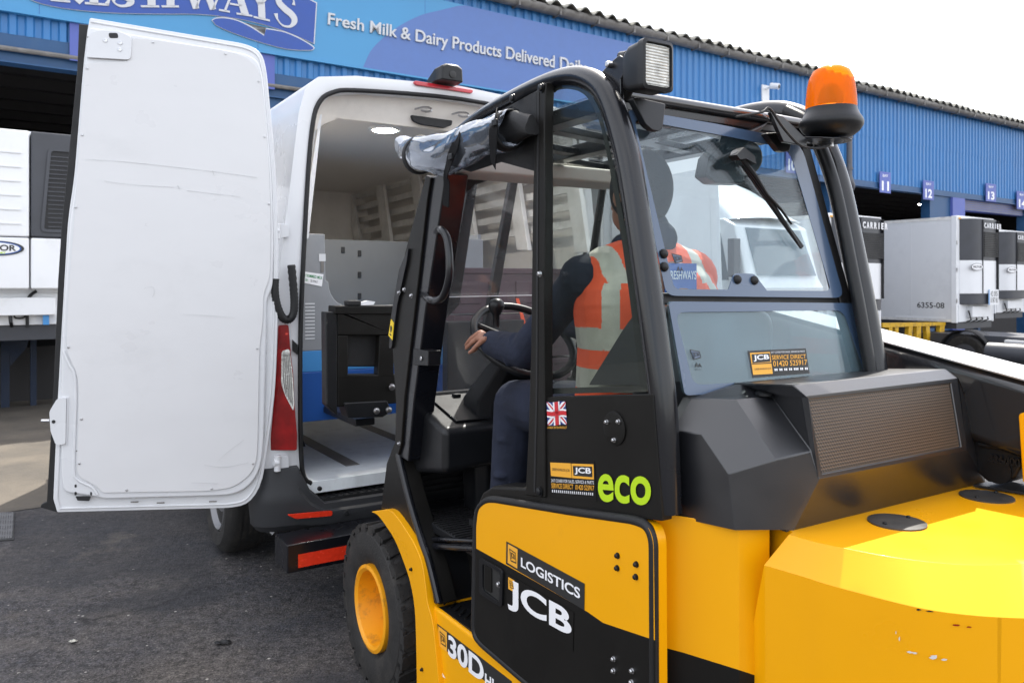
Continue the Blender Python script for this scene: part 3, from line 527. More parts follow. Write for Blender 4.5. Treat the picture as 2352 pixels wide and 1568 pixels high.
T2 = trailer(20.58, 1.95, -2.4, .63, 3.36, 'grey sided refrigerated trailer with fleet number 6355-08 over a yellow trestle', 'CARRIER', num='6355-08')
mb = MB(); q = [B.w(21.55, -2.4 - .352, 1.02), B.w(22.1, -2.4 - .35, 1.02), B.w(22.1, -2.75, 1.42), B.w(21.55, -2.752, 1.42)]
q = [v + Z * .05 for v in q]; mb.prism(q, -B.y * .004, M['twhite']); mb.prism(lerpq([v - B.y * .0045 for v in q], 0, 0, .1, 1), -B.y * .002, M['blue1'])
for r_ in range(2): text_quad(mb, ('42 005', '01 BRT 963')[r_], lerpq([v - B.y * .005 for v in q], .2, .55 - r_ * .42, .9, .9 - r_ * .42), -B.y, 0, M['black'], .0)
mb.build('licence_label', T2)
trailer(25.7, 1.95, -1.0, .72, 3.28, 'refrigerated trailer with dark cooling unit in the farthest bay at the right edge', 'CARRIER')
trailer(14.55, 2.0, -2.75, .62, 3.1, 'refrigerated trailer beside the right rear cab post, left of the grey sided one', 'CARRIER')
T0 = trailer(-1.35, 2.5, -1.75, 1.14, 3.43, 'white refrigerated trailer with dark louvred grille, left of the open van door', 'CARRIER', split=[(.02, 1.6, 2.18, 3.42, M['twhite']), (.02, 1.6, 1.57, 2.17, M['twhite']), (1.615, 2.48, 2.18, 3.42, M['tdark']), (1.615, 2.48, 1.57, 2.17, M['twhite'])])
mb = MB()
for k in range(6): z_ = 2.32 + k * .165; mb.fbox(B, -1.25, .17, -1.75 - .272, -2.0, z_, z_ + .012, M['tside'])
mb.build('rib', T0)
mb = MB(); yy = -2.012; fr_o = [(.36, 2.24), (1.09, 2.24), (1.09, 3.24), (.44, 3.24)]; fr_o = rc(fr_o, .07, 4); fi_ = inset(fr_o, .035)
mb.ring([B.w(a, yy, b) for a, b in fr_o], [B.w(a, yy, b) for a, b in fi_], -B.y * .02, M['tdark']); mb.prism([B.w(a, yy, b) for a, b in fi_], -B.y * .003, M['vent'])
for k in range(17): z_ = 2.3 + k * .052; mb.fbox(B, .44, 1.05, yy - .014, yy - .003, z_, z_ + .012, M['tdark'])
mb.build('louvred_grille', T0)
n_ = -B.y; c_ = B.w(-.07, -2.018, 2.04); el = lambda k, h, o_: [c_ + B.x * .27 * math.cos(2 * math.pi * i / 28) * k + Z * .085 * h * math.sin(2 * math.pi * i / 28) * k + n_ * o_ for i in range(28)]
mb = MB(); mb.prism(el(1, 1, 0), n_ * .002, M['black']); mb.prism([p_ - B.x * .015 for p_ in el(.95, .95, .0025)], n_ * .002, M['blue2']); mb.prism([p_ - B.x * .02 for p_ in el(.91, .85, .005)], n_ * .002, M['twhite'])
text_quad(mb, 'VECTOR', [B.w(-.31, -2.026, 2.01), B.w(.12, -2.026, 2.01), B.w(.12, -2.026, 2.08), B.w(-.31, -2.026, 2.08)], n_, 0, M['black'], .03); text_quad(mb, '1850 MT', [B.w(-.15, -2.026, 1.975), B.w(.02, -2.026, 1.975), B.w(.02, -2.026, 1.998), B.w(-.15, -2.026, 1.998)], n_, 0, M['lime'], .02); mb.build('unit_badge', T0)
mb = MB(); mb.prism([B.rear(u, v, -1.81) for u, v in ((12, 692), (51, 692), (51, 718), (12, 718))], n_ * .04, M['steel']); mb.prism([B.rear(u, v, -1.855) for u, v in ((15, 695), (48, 695), (48, 715), (15, 715))], n_ * .004, M['tside']); mb.build('gauge', T0)
mb = MB(); mb.tube(smooth([B.rear(u, v, -1.83) for u, v in ((84, 668), (70, 678), (64, 690), (62, 705), (63, 752))], 4), .018, M['rubber'], 8); mb.tube(smooth([B.rear(u, v, -1.83) for u, v in ((31, 720), (36, 730), (55, 729), (62, 716))], 4), .010, M['rubber'], 8); mb.build('cable', T0)
mb = MB(); mb.prism([B.rear(u, v, -1.82) for u, v in ((98, 700), (112, 698), (112, 745), (98, 745))], n_ * .06, M['blue1']); mb.prism([B.rear(u, v, -1.84) for u, v in ((112, 698), (130, 698), (130, 724), (112, 724))], n_ * .05, M['twhite']); mb.build('control_box', T0)
mb = MB()
for u0, u1, v0 in ((2, 22, 765), (70, 84, 775)): mb.prism([B.rear(u, v, -.5) for u, v in ((u0, v0), (u1, v0), (u1, 955), (u0, 955))], B.y * .12, M['beam_shade'])
mb.prism([B.rear(u, v, -.5) for u, v in ((20, 770), (68, 775), (60, 800), (24, 840))], B.y * .1, M['beam_shade']); mb.build('landing_leg', T0)
# yellow trestle and the tractor chassis under the trailer noses
t = thing('trailer_trestle', 'chipped yellow steel trestle with splayed legs holding up the grey trailer', 'trestle', B.w(20.6, -1.2, -.62)); yk = mat('chipped_yellow', (.62, .36, .01), .6, var=.1, dirt=(.12, .07, .03), dscale=10, dmin=.5, dmax=.7, damt=.8)
mb = MB(); mb.prism([B.rear(u, v, -2.2) for u, v in ((2028, 742), (2172, 740), (2172, 747), (2028, 752))], B.y * .15, yk); mb.build('top_beam', t)
for q in ([(2042, 748), (2050, 748), (2050, 790), (2042, 790)], [(2056, 748), (2064, 748), (2064, 792), (2056, 792)], [(2088, 748), (2097, 748), (2090, 790), (2080, 790)], [(2106, 748), (2116, 748), (2114, 800), (2105, 800)], [(2127, 748), (2135, 748), (2146, 800), (2136, 800)], [(2159, 746), (2170, 746), (2166, 810), (2156, 810)]):
    mb = MB(); mb.prism([B.rear(u, v if i < 2 else 850, -2.19) for i, (u, v) in enumerate(q)], B.y * .1, yk); mb.build('leg', t)
t = thing('truck_chassis', 'dark tractor unit chassis with wheel and fuel tank under the trailer nose', 'truck', B.w(22, -3.0, -.62))
mb = MB(); cw_ = B.rear(2215, 800, -3.1); cw_.z = -.62 + .50; mb.lathe(cw_, B.x, [(.2, .05), (.3, .0), (.45, -.01), (.5, .03), (.5, .3), (.45, .33), (.2, .3)], M['tyre'], 30); w1 = mb.build('wheel', t); mb = MB(); mb.lathe(cw_, B.x, [(.29, .01), (.27, .04), (.15, .06), (.12, -.02), (.01, -.02)], M['tdark'], 24); mb.build('rim', w1)
mb = MB(); lx = B.loc(cw_); mb.fbox(B, lx[0] + .15, lx[0] + 1.9, lx[1] - 4, lx[1] + 1.2, .1, .38, M['tdark']); mb.build('frame_rail', t)
mb = MB(); A = [(lx[1] + .62 * math.cos(R(a)), lx[2] + .62 * math.sin(R(a))) for a in range(-10, 191, 15)]; mb.grid([[B.w(lx[0] - .05, a, b) for a, b in A], [B.w(lx[0] + .45, a, b) for a, b in A]], M['rubber']); mb.build('wheel_arch', t, solid=.02)
mb = MB(); tk = B.rear(2330, 812, -4.6); tl = B.loc(tk); mb.tube([B.w(tl[0], tl[1] - .55, tl[2]), B.w(tl[0], tl[1] + .55, tl[2])], .22, M['tdark'], 20); mb.build('fuel_tank', t, bevel=.03)
mb = MB(); mb.fbox(B, lx[0] + .0, lx[0] + .25, lx[1] - 2.4, lx[1] - .9, .25, .31, M['tside']); mb.build('side_rail', t)
# white rigid lorry seen through the cab glass
t = thing('lorry', 'white box lorry with roof fairing parked nose outward, seen through the cab glass', 'lorry', B.w(12.5, -3.3, -.3))
M['lw'] = mat('lorry_white', (.78, .79, .80), .3, var=.02, coat=.3)
x0, x1, yf = 11.35, 13.5, -3.45
sec = [(0, .25), (-.02, 1.55), (.10, 1.75), (.42, 2.72), (.7, 2.86), (2.0, 2.9), (2.0, .25)]
mb = MB(); mb.loft([[B.w(xx, yf + (a if a > .3 or xx not in (x0, x1) else a + .06), b) for a, b in sec] for xx in (x0, x0 + .1, x1 - .1, x1)], M['lw']); cb = mb.build('cab', t, bevel=.04, ang=25)
mb = MB(); mb.prism([B.w(x0 + .2, yf + .075, 1.78), B.w(x1 - .2, yf + .075, 1.78), B.w(x1 - .26, yf + .40, 2.68), B.w(x0 + .26, yf + .40, 2.68)], -B.y * .02, M['gl_dark']); mb.build('windscreen', cb)
mb = MB(); mb.prism([B.w(x0 - .006, yf + .55, 1.7), B.w(x0 - .006, yf + 1.5, 1.7), B.w(x0 - .006, yf + 1.5, 2.6), B.w(x0 - .006, yf + .75, 2.6)], -B.x * .01, M['gl_dark']); mb.build('side_window', cb)
mb = MB(); mb.fbox(B, x0 + .35, x1 - .3, yf - .05, yf - .02, 1.0, 1.45, M['tdark']); mb.build('radiator_grille', cb, bevel=.02); mb = MB(); mb.fbox(B, x0 + .02, x1 - .02, yf - .10, yf + .2, .15, .6, M['tdark']); mb.build('bumper', cb, bevel=.04)
mb = MB(); rows = []
for i in range(8):
    s_ = i / 7; yy = yf + .45 + 1.75 * s_; zz_ = 2.86 + .95 * math.sin(s_ * math.pi / 2) ** 1.1; rows.append([B.w(x0 + .1, yy, 2.84), B.w(x0 + .16, yy, 2.84 + (zz_ - 2.84) * .7), B.w(x0 + .35, yy, zz_), B.w((x0 + x1) / 2, yy, zz_ + .06), B.w(x1 - .35, yy, zz_), B.w(x1 - .16, yy, 2.84 + (zz_ - 2.84) * .7), B.w(x1 - .1, yy, 2.84)])
mb.grid(rows, M['lw']); mb.face(rows[-1], M['lw']); mb.build('roof_fairing', t, subd=1, ang=60)
mb = MB(); mb.fbox(B, x0 - .05, x1 + .1, yf + 2.6, yf + 8, .9, 3.85, M['lw']); mb.build('box_body', t, bevel=.03)
mb = MB(); mb.fbox(B, x0 + .5, x1 - .1, yf + 2.1, yf + 2.6, 3.2, 3.8, M['lw']); fu = mb.build('fridge_unit', t, bevel=.06); mb = MB(); text_quad(mb, 'THERMO KING', [B.w(x0 + .85, yf + 2.097, 3.5), B.w(x1 - .2, yf + 2.097, 3.5), B.w(x1 - .2, yf + 2.097, 3.62), B.w(x0 + .85, yf + 2.097, 3.62)], n_, 0, M['tdark'], .01); mb.build('maker_lettering', fu)
for yy in (yf + 1.2, yf + 6.5):
    for xx in (x0 + .05, x1 - .35): mb = MB(); gq = gz(B.w(xx, yy, 0)); mb.lathe(B.w(xx, yy, gq + .46), B.x, [(.2, 0), (.4, 0), (.46, .04), (.46, .26), (.4, .3), (.2, .3)], M['tyre'], 24); mb.build('wheel', t)
mb = MB(); mb.fbox(B, x0 + .3, x1 - .3, yf + .5, yf + 8, .45, .9, M['tdark']); mb.build('chassis', t)
mb = MB(); mb.fbox(B, x0 - .28, x0 - .1, yf + .2, yf + .35, 1.75, 2.45, M['tdark']); mb.tube([B.w(x0 - .15, yf + .3, 2.4), B.w(x0 + .1, yf + .5, 2.5)], .02, M['tdark'], 6); mb.build('mirror', cb, bevel=.03)

# ------------------------------------------------------------------ van
V = Frame(-1.14, 3.82, 32.5)
van = thing('delivery_van', 'white high roof delivery van with both rear doors swung open', 'van', V.w(1, 2.5, 0))
Vr = lambda pts, y=0.0: [V.rear(u, v, y) for u, v in pts]
outer = [(-.03, .42), (-.07, .62), (-.065, 1.1), (-.02, 1.5), (.055, 2.1), (.10, 2.48), (.132, 2.60), (.20, 2.672), (.4, 2.705), (1.0, 2.735)]
inner = [(.16, .645), (.115, .72), (.105, 1.1), (.11, 1.5), (.14, 2.1), (.165, 2.4), (.195, 2.53), (.265, 2.598), (.42, 2.63), (1.0, 2.66)]
mir = lambda h: h + [(2.0 - a, b) for a, b in reversed(h[:-1])]
O_, I_ = mir(outer), mir(inner)
def sect(y, zb_, sc=1.0, top=None):
    out = []
    for i, (a, b) in enumerate(O_):
        if b < .63: b = zb_ if b < .5 else max(zb_ + .05, .62)
        if top is not None and b > top: b = top - .1 * abs(a - 1.0) ** 3
        out.append(V.w(1 + (a - 1) * sc, y, b))
    return out
mb = MB(); secs = [sect(-.004, .42), sect(.03, .42), sect(.34, .44), sect(.52, .56), sect(.68, .72), sect(1.50, .72), sect(1.66, .5), sect(3.0, .42), sect(3.55, .42, .99, 2.66), sect(3.9, .42, .98, 2.5), sect(4.4, .45, .97, 1.65), sect(4.6, .45, .96, 1.33), sect(5.2, .45, .9, 1.08), sect(5.36, .5, .84, .8)]
mb.grid(secs, M['white']); mb.face(secs[-1], M['white'])
io = [V.w(a, -.004, b) for a, b in I_]; i2 = [V.w(1 + (a - 1) * .985, .05, b - .006 if b > 2 else b) for a, b in I_]; rim_ = [V.w(1 + (a - 1) * .992, -.016, b + .0) for a, b in [((o[0] + i[0]) / 2, (o[1] + i[1]) / 2) for o, i in zip(O_, I_)]]
mb.grid([secs[0], rim_, io, i2], M['white']); body = mb.build('body', van, ang=40)
mb = MB(); mb.tube(smooth([V.w(a, -.012, b) for a, b in I_], 4), .012, M['rubber'], 8); mb.build('door_seal', van, ang=60)
mb = MB(); wq = [V.w(.35, 3.93, 2.42), V.w(1.65, 3.93, 2.42), V.w(1.72, 4.52, 1.5), V.w(.28, 4.52, 1.5)]; mb.prism(wq, (V.y * .5 + Z).normalized() * .02, M['gl_dark']); mb.build('windscreen', van)
# cargo hold lining
M['hold'] = mat('hold_lining', (.80, .76, .71), .5, var=.05, scale=2, dirt=(.32, .29, .26), dscale=2, dmin=.5, dmax=.85, damt=.5); M['ceil'] = mat('hold_ceiling', (.74, .69, .64), .45, var=.04, scale=1.5); M['vfloor'] = mat('hold_floor', (.74, .78, .80), .45, var=.08, scale=3, dirt=(.45, .47, .48), dscale=4, dmin=.5, dmax=.75, damt=.6, stretch=(2, 2, 1))
x0, x1, y0, y1, zf_, zc = .135, 1.865, .05, 3.3, .655, 2.50
mb = MB(); mb.grid([[V.w(x0, y0, zf_), V.w(x0, y0, 1.5), V.w(x0 + .03, y0, 2.1), V.w(x0 + .08, y0, 2.42), V.w(x0 + .2, y0 + .02, zc)], [V.w(x0, y1, zf_), V.w(x0, y1, 1.5), V.w(x0 + .03, y1, 2.1), V.w(x0 + .08, y1, 2.42), V.w(x0 + .2, y1, zc)]], M['hold']); mb.grid([[V.w(x1, y0, zf_), V.w(x1, y0, 1.5), V.w(x1 - .03, y0, 2.1), V.w(x1 - .08, y0, 2.42), V.w(x1 - .2, y0 + .02, zc)], [V.w(x1, y1, zf_), V.w(x1, y1, 1.5), V.w(x1 - .03, y1, 2.1), V.w(x1 - .08, y1, 2.42), V.w(x1 - .2, y1, zc)]], M['hold'])
mb.face([V.w(x0, y1, zf_), V.w(x1, y1, zf_), V.w(x1, y1, zc), V.w(x0, y1, zc)], M['hold']); mb.build('hold_walls', van)
mb = MB(); Hl = mir([(x0, .656), (x0, .75), (x0, 1.1), (x0, 1.5), (x0 + .03, 2.1), (x0 + .08, 2.42), (x0 + .14, 2.465), (x0 + .21, 2.499), (.5, 2.499), (1.0, 2.499)]); mb.grid([i2, [V.w(a, .11, b) for a, b in Hl]], M['hold']); mb.face([V.w(x0, .10, zc), V.w(x1, .10, zc), V.w(x1, y1, zc), V.w(x0, y1, zc)], M['ceil']); mb.build('hold_ceiling', van)
mb = MB(); mb.fbox(V, x0 - .01, x1 + .01, -.02, y1, zf_ - .06, zf_, M['vfloor'])
for k in range(3): mb.fbox(V, .42 + k * .5, .50 + k * .5, .2, y1, zf_, zf_ + .003, M['gut'])
mb.build('load_floor', van, bevel=.008)
mb = MB(); mb.prism(Vr([(718, 240), (743, 238), (709, 548), (690, 550)], .075), V.y * .03, M['twhite']); mb.build('pillar_trim', van, bevel=.004)
c_ = V.top(884, 299, zc - .006); mb = MB(); mb.lathe(c_, Z, [(.085, -.004), (.092, .006)], M['twhite'], 28); hl = mb.build('hold_lamp', van); mb = MB(); mb.lathe(c_ - Z * .008, Z, [(.05, 0), (.066, .004)], emit('hold_lamp_glow', (1, .93, .82), 90), 28); mb.build('lamp_diffuser', hl)
mb = MB(); mb.prism(Vr(rc([(944, 264), (1040, 277), (1038, 288), (1022, 294), (968, 286), (950, 278)], 3, 2), .07), V.y * .02, M['rubber']); mb.build('latch_plate', van, bevel=.003)
for u, v in ((975, 252), (1060, 264)):
    mb = MB(); mb.tube(smooth(Vr([(u - 22, v - 1), (u - 5, v - 5), (u + 12, v - 4), (u + 16, v + 3), (u + 4, v + 5), (u - 8, v + 1)], .03), 3), .006, M['steel'], 6); mb.build('striker', van)
# bumper
def sweep(path, prof, m, name, par, topf):
    mb = MB(); N = len(path); rows = []
    for i, (a, b) in enumerate(path):
        pa = Vector(path[max(i - 1, 0)]); pb = Vector(path[min(i + 1, N - 1)]); t_ = (pb - pa).normalized(); nn_ = Vector((t_.y, -t_.x)); rows.append([V.w(a + nn_.x * o_, b + nn_.y * o_, .44 + h * (topf(a) - .44)) for o_, h in prof])
    mb.loft(rows, m); return mb.build(name, par, bevel=.006, ang=40)
pth = [tuple(q) for q in smooth([(-.072, .07), (-.062, .018), (-.01, -.012), (.14, -.035), (.5, -.055), (1.0, -.06), (1.5, -.055), (1.86, -.035), (2.01, -.012), (2.062, .018), (2.072, .07)], 4)]
tf = lambda a: .745 if (a < .09 or a > 1.91) else (.745 - (a - .09) / .08 * .185 if a < .17 else (.56 if a < 1.83 else .56 + (a - 1.83) / .08 * .185))
M['bump'] = mat('bumper_plastic', (.024, .025, .028), .55, var=.1, bump=.1, bscale=400, spec=.35, dirt=(.08, .075, .07), dscale=4, dmin=.55, dmax=.8, damt=.4)
bp_ = sweep(pth, [(-.06, .02), (.02, 0), (.045, .1), (.055, .45), (.05, .62), (.035, .7), (.03, .93), (.02, 1.0), (-.06, 1.0)], M['bump'], 'bumper', van, tf)
mb = MB(); mb.fbox(V, .2, 1.8, -.06, .0, .562, .575, M['rubber'])
for k in range(40): mb.fbox(V, .23 + k * .039, .245 + k * .039, -.055, -.005, .575, .579, M['blackm'])
mb.build('tread_plate', bp_)
mb = MB(); mb.prism(Vr(rc([(660, 1182), (764, 1172), (763, 1184), (680, 1191)], 4, 2), -.108), V.y * .012, M['red']); mb.build('reflector', bp_)
for u, v, r_ in ((797, 1178, .009), (735, 1122, .007)): mb = MB(); mb.lathe(V.rear(u, v, -.105), -V.y, [(r_ * 1.6, -.01), (r_ * 1.6, .0), (r_, .002), (r_, -.004), (.001, -.004)], M['rubber'], 14); mb.build('parking_sensor', bp_)
# tow step
mb = MB(); mb.fbox(V, -.045, 1.2, -.30, -.10, .325, .455, M['blackp']); stp = mb.build('rear_step', van, bevel=.006); mb = MB(); mb.fbox(V, .005, .9, -.304, -.30, .345, .405, M['red']); mb.build('reflective_strip', stp); mb = MB()
mb.fbox(V, .4, .46, -.2, .3, .30, .40, M['blackm']); mb.build('step_bracket', stp)
# tail light
tl_ = lambda pts, d=0.0: [V.vp(u, v, (-.10 - d, .02 - d), (.10, -.07 - d)) for u, v in pts]
mb = MB(); mb.prism(tl_(rc([(640, 747), (663, 745), (668, 810), (674, 860), (677, 930), (683, 1000), (682, 1034), (617, 1034), (626, 960), (634, 850)], 5, 3)), V.y * .05, M['redlens']); tlo = mb.build('tail_light', van, bevel=.006)
mb = MB(); mb.prism(tl_(rc([(647, 806), (665, 801), (672, 860), (676, 925), (674, 944), (655, 908), (646, 880)], 6, 3), .004), V.y * .004, M['clearlens']); mb.build('reversing_lens', tlo)
mb = MB()
for k in range(5): mb.tube(tl_([(650 + k * 3.6, 812), (651 + k * 4.4, 870), (656 + k * 3.8, 903 + k * 7)], .007), .002, M['steel'], 6)
mb.build('lens_rib', tlo)
mb = MB(); mb.prism(tl_([(655, 765), (661, 764), (662, 768), (656, 769)], .003), V.y * .003, M['red']); mb.build('lens_mark', tlo)
mb = MB(); mb.prism(Vr([(672, 780), (684, 792), (684, 815), (672, 805)], -.02), V.y * .02, M['rubber']); mb.build('door_stop', van)
def hinge(v):
    mb = MB(); mb.prism(Vr(rc([(636, v - 15), (664, v - 13), (664, v + 16), (640, v + 20)], 4, 2), -.035), V.y * .03, M['white']); mb.tube(Vr([(637, v - 14), (637, v + 22)], -.045), .016, M['white'], 12); mb.tube(Vr([(628, v + 2), (640, v + 2)], -.045), .02, M['white'], 10); mb.build('hinge', van, bevel=.003)
hinge(528); hinge(1060)
mb = MB(); P = smooth(Vr([(632, 640), (631, 668), (636, 700), (648, 728), (662, 734), (673, 722), (676, 695), (674, 660), (669, 608)], -.06), 8); mb.tube(P, [.018 + .003 * (i % 2) for i in range(len(P))], M['rubber'], 12); mb.build('cable_conduit', van, ang=80)
# high brake light and camera
mb = MB(); mb.prism(Vr(rc([(952, 185), (1088, 207), (1085, 215), (955, 195)], 4, 2), -.03), V.y * .04, mat('brake_red', (.55, .015, .03), .2, coat=.6)); mb.build('high_brake_light', van, bevel=.003)
cc_ = V.rear(1020, 186, -.02); cl = V.loc(cc_); mb = MB(); sA = [(-.075, -.09, -.012), (.075, -.09, -.012)]
mb.loft([[V.w(cl[0] + a * k, cl[1] + y_, cl[2] + z_) for a, z_ in ((-.075, -.02), (.075, -.02), (.07, h), (.04, h + .015), (-.04, h + .015), (-.07, h))] for y_, k, h in ((-.10, .8, .045), (-.09, .9, .055), (-.02, 1, .05), (.16, .7, .0))], M['blackm']); rcx = mb.build('reversing_camera', van, bevel=.006)
mb = MB(); mb.lathe(V.w(cl[0], cl[1] - .10, cl[2] + .012), -V.y, [(.02, 0), (.02, .004), (.012, .006)], M['black'], 14); mb.build('camera_lens', rcx)
# wheels
M['rimgrey'] = mat('wheel_silver', (.22, .22, .23), .5, .3, var=.1)
def vwheel(x, y, flip=False):
    c_ = V.w(x, y, .345); ax_ = -V.x if flip else V.x; mb = MB()
    mb.lathe(c_, ax_, [(.2, .03), (.22, .0), (.29, -.008), (.325, .012), (.342, .035), (.345, .06), (.345, .19), (.342, .205), (.325, .225), (.2, .23)], M['tyre'], 44)
    w_ = mb.build('wheel', van, ang=30); mb = MB()
    for g_ in (.075, .11, .14, .175): mb.lathe(c_, ax_, [(.3462, g_), (.3462, g_ + .008)], M['rubber'], 44, caps=False)
    mb.build('tread_groove', w_); mb = MB(); mb.lathe(c_, ax_, [(.21, .015), (.2, .0), (.19, .01), (.17, .045), (.1, .03), (.07, .005), (.001, .0)], M['rimgrey'], 36, caps=False)
    for k in range(6): a = 2 * math.pi * k / 6; e = V.y * math.cos(a) + Z * math.sin(a); mb.sphere(c_ + e * .055 + ax_ * -.0, .014, M['steel'], 8)
    mb.build('rim', w_, ang=50)
vwheel(-.045, 1.17); vwheel(1.97, 1.09, True); vwheel(.05, 4.45); vwheel(1.95, 4.45, True)
mb = MB(); A = [(1.09 + .42 * math.cos(R(a)), .345 + .40 * math.sin(R(a))) for a in range(0, 181, 12)]; mb.grid([[V.w(.02, a, b) for a, b in A], [V.w(.4, a, b) for a, b in A]], M['rubber']); mb.face([V.w(.4, a, b) for a, b in A], M['rubber']); mb.fbox(V, .3, 1.7, .3, 4.8, .3, .55, M['rubber']); mb.build('underbody', van)
# left rear door (inside face towards us)
Dd = Frame(-1.13, 3.745, 15.4); Dr = lambda pts, y=0.0: [Dd.rear(u, v, y) for u, v in pts]
shell = rc([(206, 41), (571, 102), (602, 122), (612, 160), (634, 394), (639, 560), (638, 750), (632, 900), (621, 985), (602, 1112), (572, 1157), (532, 1166), (131, 1176), (122, 1145), (131, 940), (139, 793), (156, 499), (170, 412), (191, 150), (200, 73)], [4, 30, 18, 30, 60, 0, 60, 60, 60, 40, 25, 20, 4, 4, 40, 40, 40, 40, 40, 4], 3)
mb = MB(); mb.prism(Dr(shell, 0), Dd.y * .03, M['white']); door = mb.build('rear_door', van, bevel=.006, seg=3)
fr1 = rc([(203, 62), (564, 122), (594, 140), (603, 172), (624, 400), (628, 560), (626, 660), (612, 690), (612, 760), (606, 1030), (596, 1085), (568, 1122), (530, 1138), (240, 1146), (215, 1140), (146, 1130), (140, 1090), (140, 800), (160, 500), (175, 412), (194, 150), (199, 82)], [10, 40, 18, 25, 60, 0, 16, 16, 20, 60, 40, 25, 30, 10, 20, 12, 30, 60, 40, 30, 60, 6], 3)
mb = MB(); mb.prism(Dr(fr1, -.022), Dd.y * .024, M['white']); mb.build('door_frame', door, bevel=.010, seg=4)
lin = rc([(304, 87), (349, 91), (521, 117), (564, 130), (592, 155), (600, 188), (615, 337), (622, 487), (620, 640), (605, 672), (604, 737), (596, 793), (592, 1018), (588, 1066), (572, 1092), (536, 1119), (480, 1127), (236, 1131), (219, 1114), (182, 1096), (176, 1076), (180, 943), (180, 868), (165, 832), (152, 806), (154, 740), (160, 640), (172, 487), (182, 330), (195, 146), (296, 141)], [10, 0, 40, 15, 15, 30, 60, 60, 25, 20, 20, 30, 30, 20, 15, 20, 20, 6, 14, 14, 10, 30, 30, 20, 20, 20, 40, 60, 60, 8, 12], 3)
mb = MB(); mb.prism(Dr(lin, -.029), Dd.y * .004, M['liner']); lino = mb.build('door_lining', door, bevel=.0012)
mb = MB(); mb.prism(Dr(rc([(202, 80), (224, 69), (272, 71), (303, 85), (300, 138), (199, 132)], [10, 14, 14, 8, 10, 4], 3), -.036), Dd.y * .012, M['white']); tpz = mb.build('corner_plate', door, bevel=.003)
mb = MB(); mb.prism(Dr(rc([(249, 76), (270, 76), (272, 88), (251, 88)], 4, 2), -.0372), Dd.y * .002, M['vent']); mb.build('lock_slot', tpz)
def screw(u, v, r_=.0055, y=-.0305, par=lino, m_=None): 
    mb = MB(); c_ = Dd.rear(u, v, y); mb.lathe(c_, -Dd.y, [(r_, 0), (r_ * .9, .0025), (r_ * .45, .003), (r_ * .4, .0015), (.0005, .0015)], m_ or M['steel'], 12); mb.build('screw', par)
for u, v in ((242, 93), (276, 99), (275, 114)): screw(u, v, .010, -.0365, tpz)
for u, v in ((351, 97), (518, 124), (594, 187), (608, 314), (618, 468), (200, 157), (189, 310), (174, 476), (157, 797), (591, 800), (187, 962), (182, 1064), (581, 1064), (291, 1125), (486, 1122)): screw(u, v)
mb = MB(); mb.prism(Dr([(181, 55), (219, 59), (219, 71), (201, 77), (192, 150), (171, 412), (157, 499), (140, 793), (132, 940), (123, 1145), (131, 1176), (92, 1165), (94, 1158), (107, 1152), (122, 900), (133, 643), (141, 520), (160, 330), (177, 160)], .012), Dd.y * .03, M['rubber']); mb.build('edge_seal', door, bevel=.004)
mb = MB(); mb.prism(Dr(rc([(131, 915), (152, 912), (150, 1020), (128, 1022), (116, 990), (113, 945)], 6, 3), -.034), Dd.y * .04, M['white']); mb.prism(Dr([(154, 912), (158, 912), (155, 1022), (151, 1022)], -.026), Dd.y * .01, M['tside']); mb.lathe(Dd.rear(123, 968, -.035), -Dd.y, [(.008, 0), (.008, .001)], M['vent'], 12); mb.tube(Dr([(114, 966), (95, 966)], -.01), .007, M['steel'], 8); mb.build('latch', door, bevel=.003)
for q in ([(171, 1112), (176, 1112), (176, 1119), (171, 1119)], [(171, 1129), (176, 1129), (176, 1137), (171, 1137)], [(207, 1129), (211, 1129), (211, 1137), (207, 1137)], [(173, 1139), (209, 1139), (205, 1150), (178, 1149)]):
    mb = MB(); mb.prism(Dr(rc(q, 2, 2), -.0235), Dd.y * .002, M['vent']); mb.build('drain_slot', door)
sc2 = mat('scuff', (.56, .565, .57), .7)
for q, w_ in (([(196, 366), (290, 372), (420, 386), (520, 398), (590, 408)], .0016), ([(240, 416), (300, 424), (400, 430)], .0014), ([(430, 438), (500, 446), (552, 452)], .002), ([(332, 664), (336, 660), (352, 660), (354, 672), (350, 682)], .002), ([(420, 722), (470, 724), (540, 730)], .0014), ([(470, 1068), (520, 1072), (570, 1062)], .003), ([(440, 1108), (500, 1110)], .002), ([(488, 392), (492, 404)], .003), ([(408, 426), (412, 434)], .004), ([(560, 1010), (520, 1040), (500, 1060)], .002)):
    mb = MB(); mb.stroke(smooth(Dr(q, -.0325), 3), [w_ * random.uniform(.3, 1.2) for _ in range((len(q) - 1) * 3 + 1)], -Dd.y * .0003, Dd.y, sc2); mb.build('scuff_mark', lino)
mb = MB(); mb.tube(Dr(inset(shell, 9), -.001), .005, M['white'], 8); mb.build('pressed_rib', door)
mb = MB(); mb.tube(Dr(smooth([(146, 806), (160, 838), (172, 862), (174, 930), (170, 1070), (178, 1100), (212, 1118), (224, 1136)], 4), -.022), .007, M['white'], 8); mb.build('pressed_rib', door)
for q in ((200, 84), (170, 1034), (300, 1151), (360, 1153), (480, 1150)): mb = MB(); mb.prism(Dr(rc([(q[0], q[1]), (q[0] + 18, q[1] - .5), (q[0] + 18, q[1] + 2.5), (q[0], q[1] + 3)], 1, 2), -.0235), Dd.y * .002, M['gut']); mb.build('sealer_gap', door)
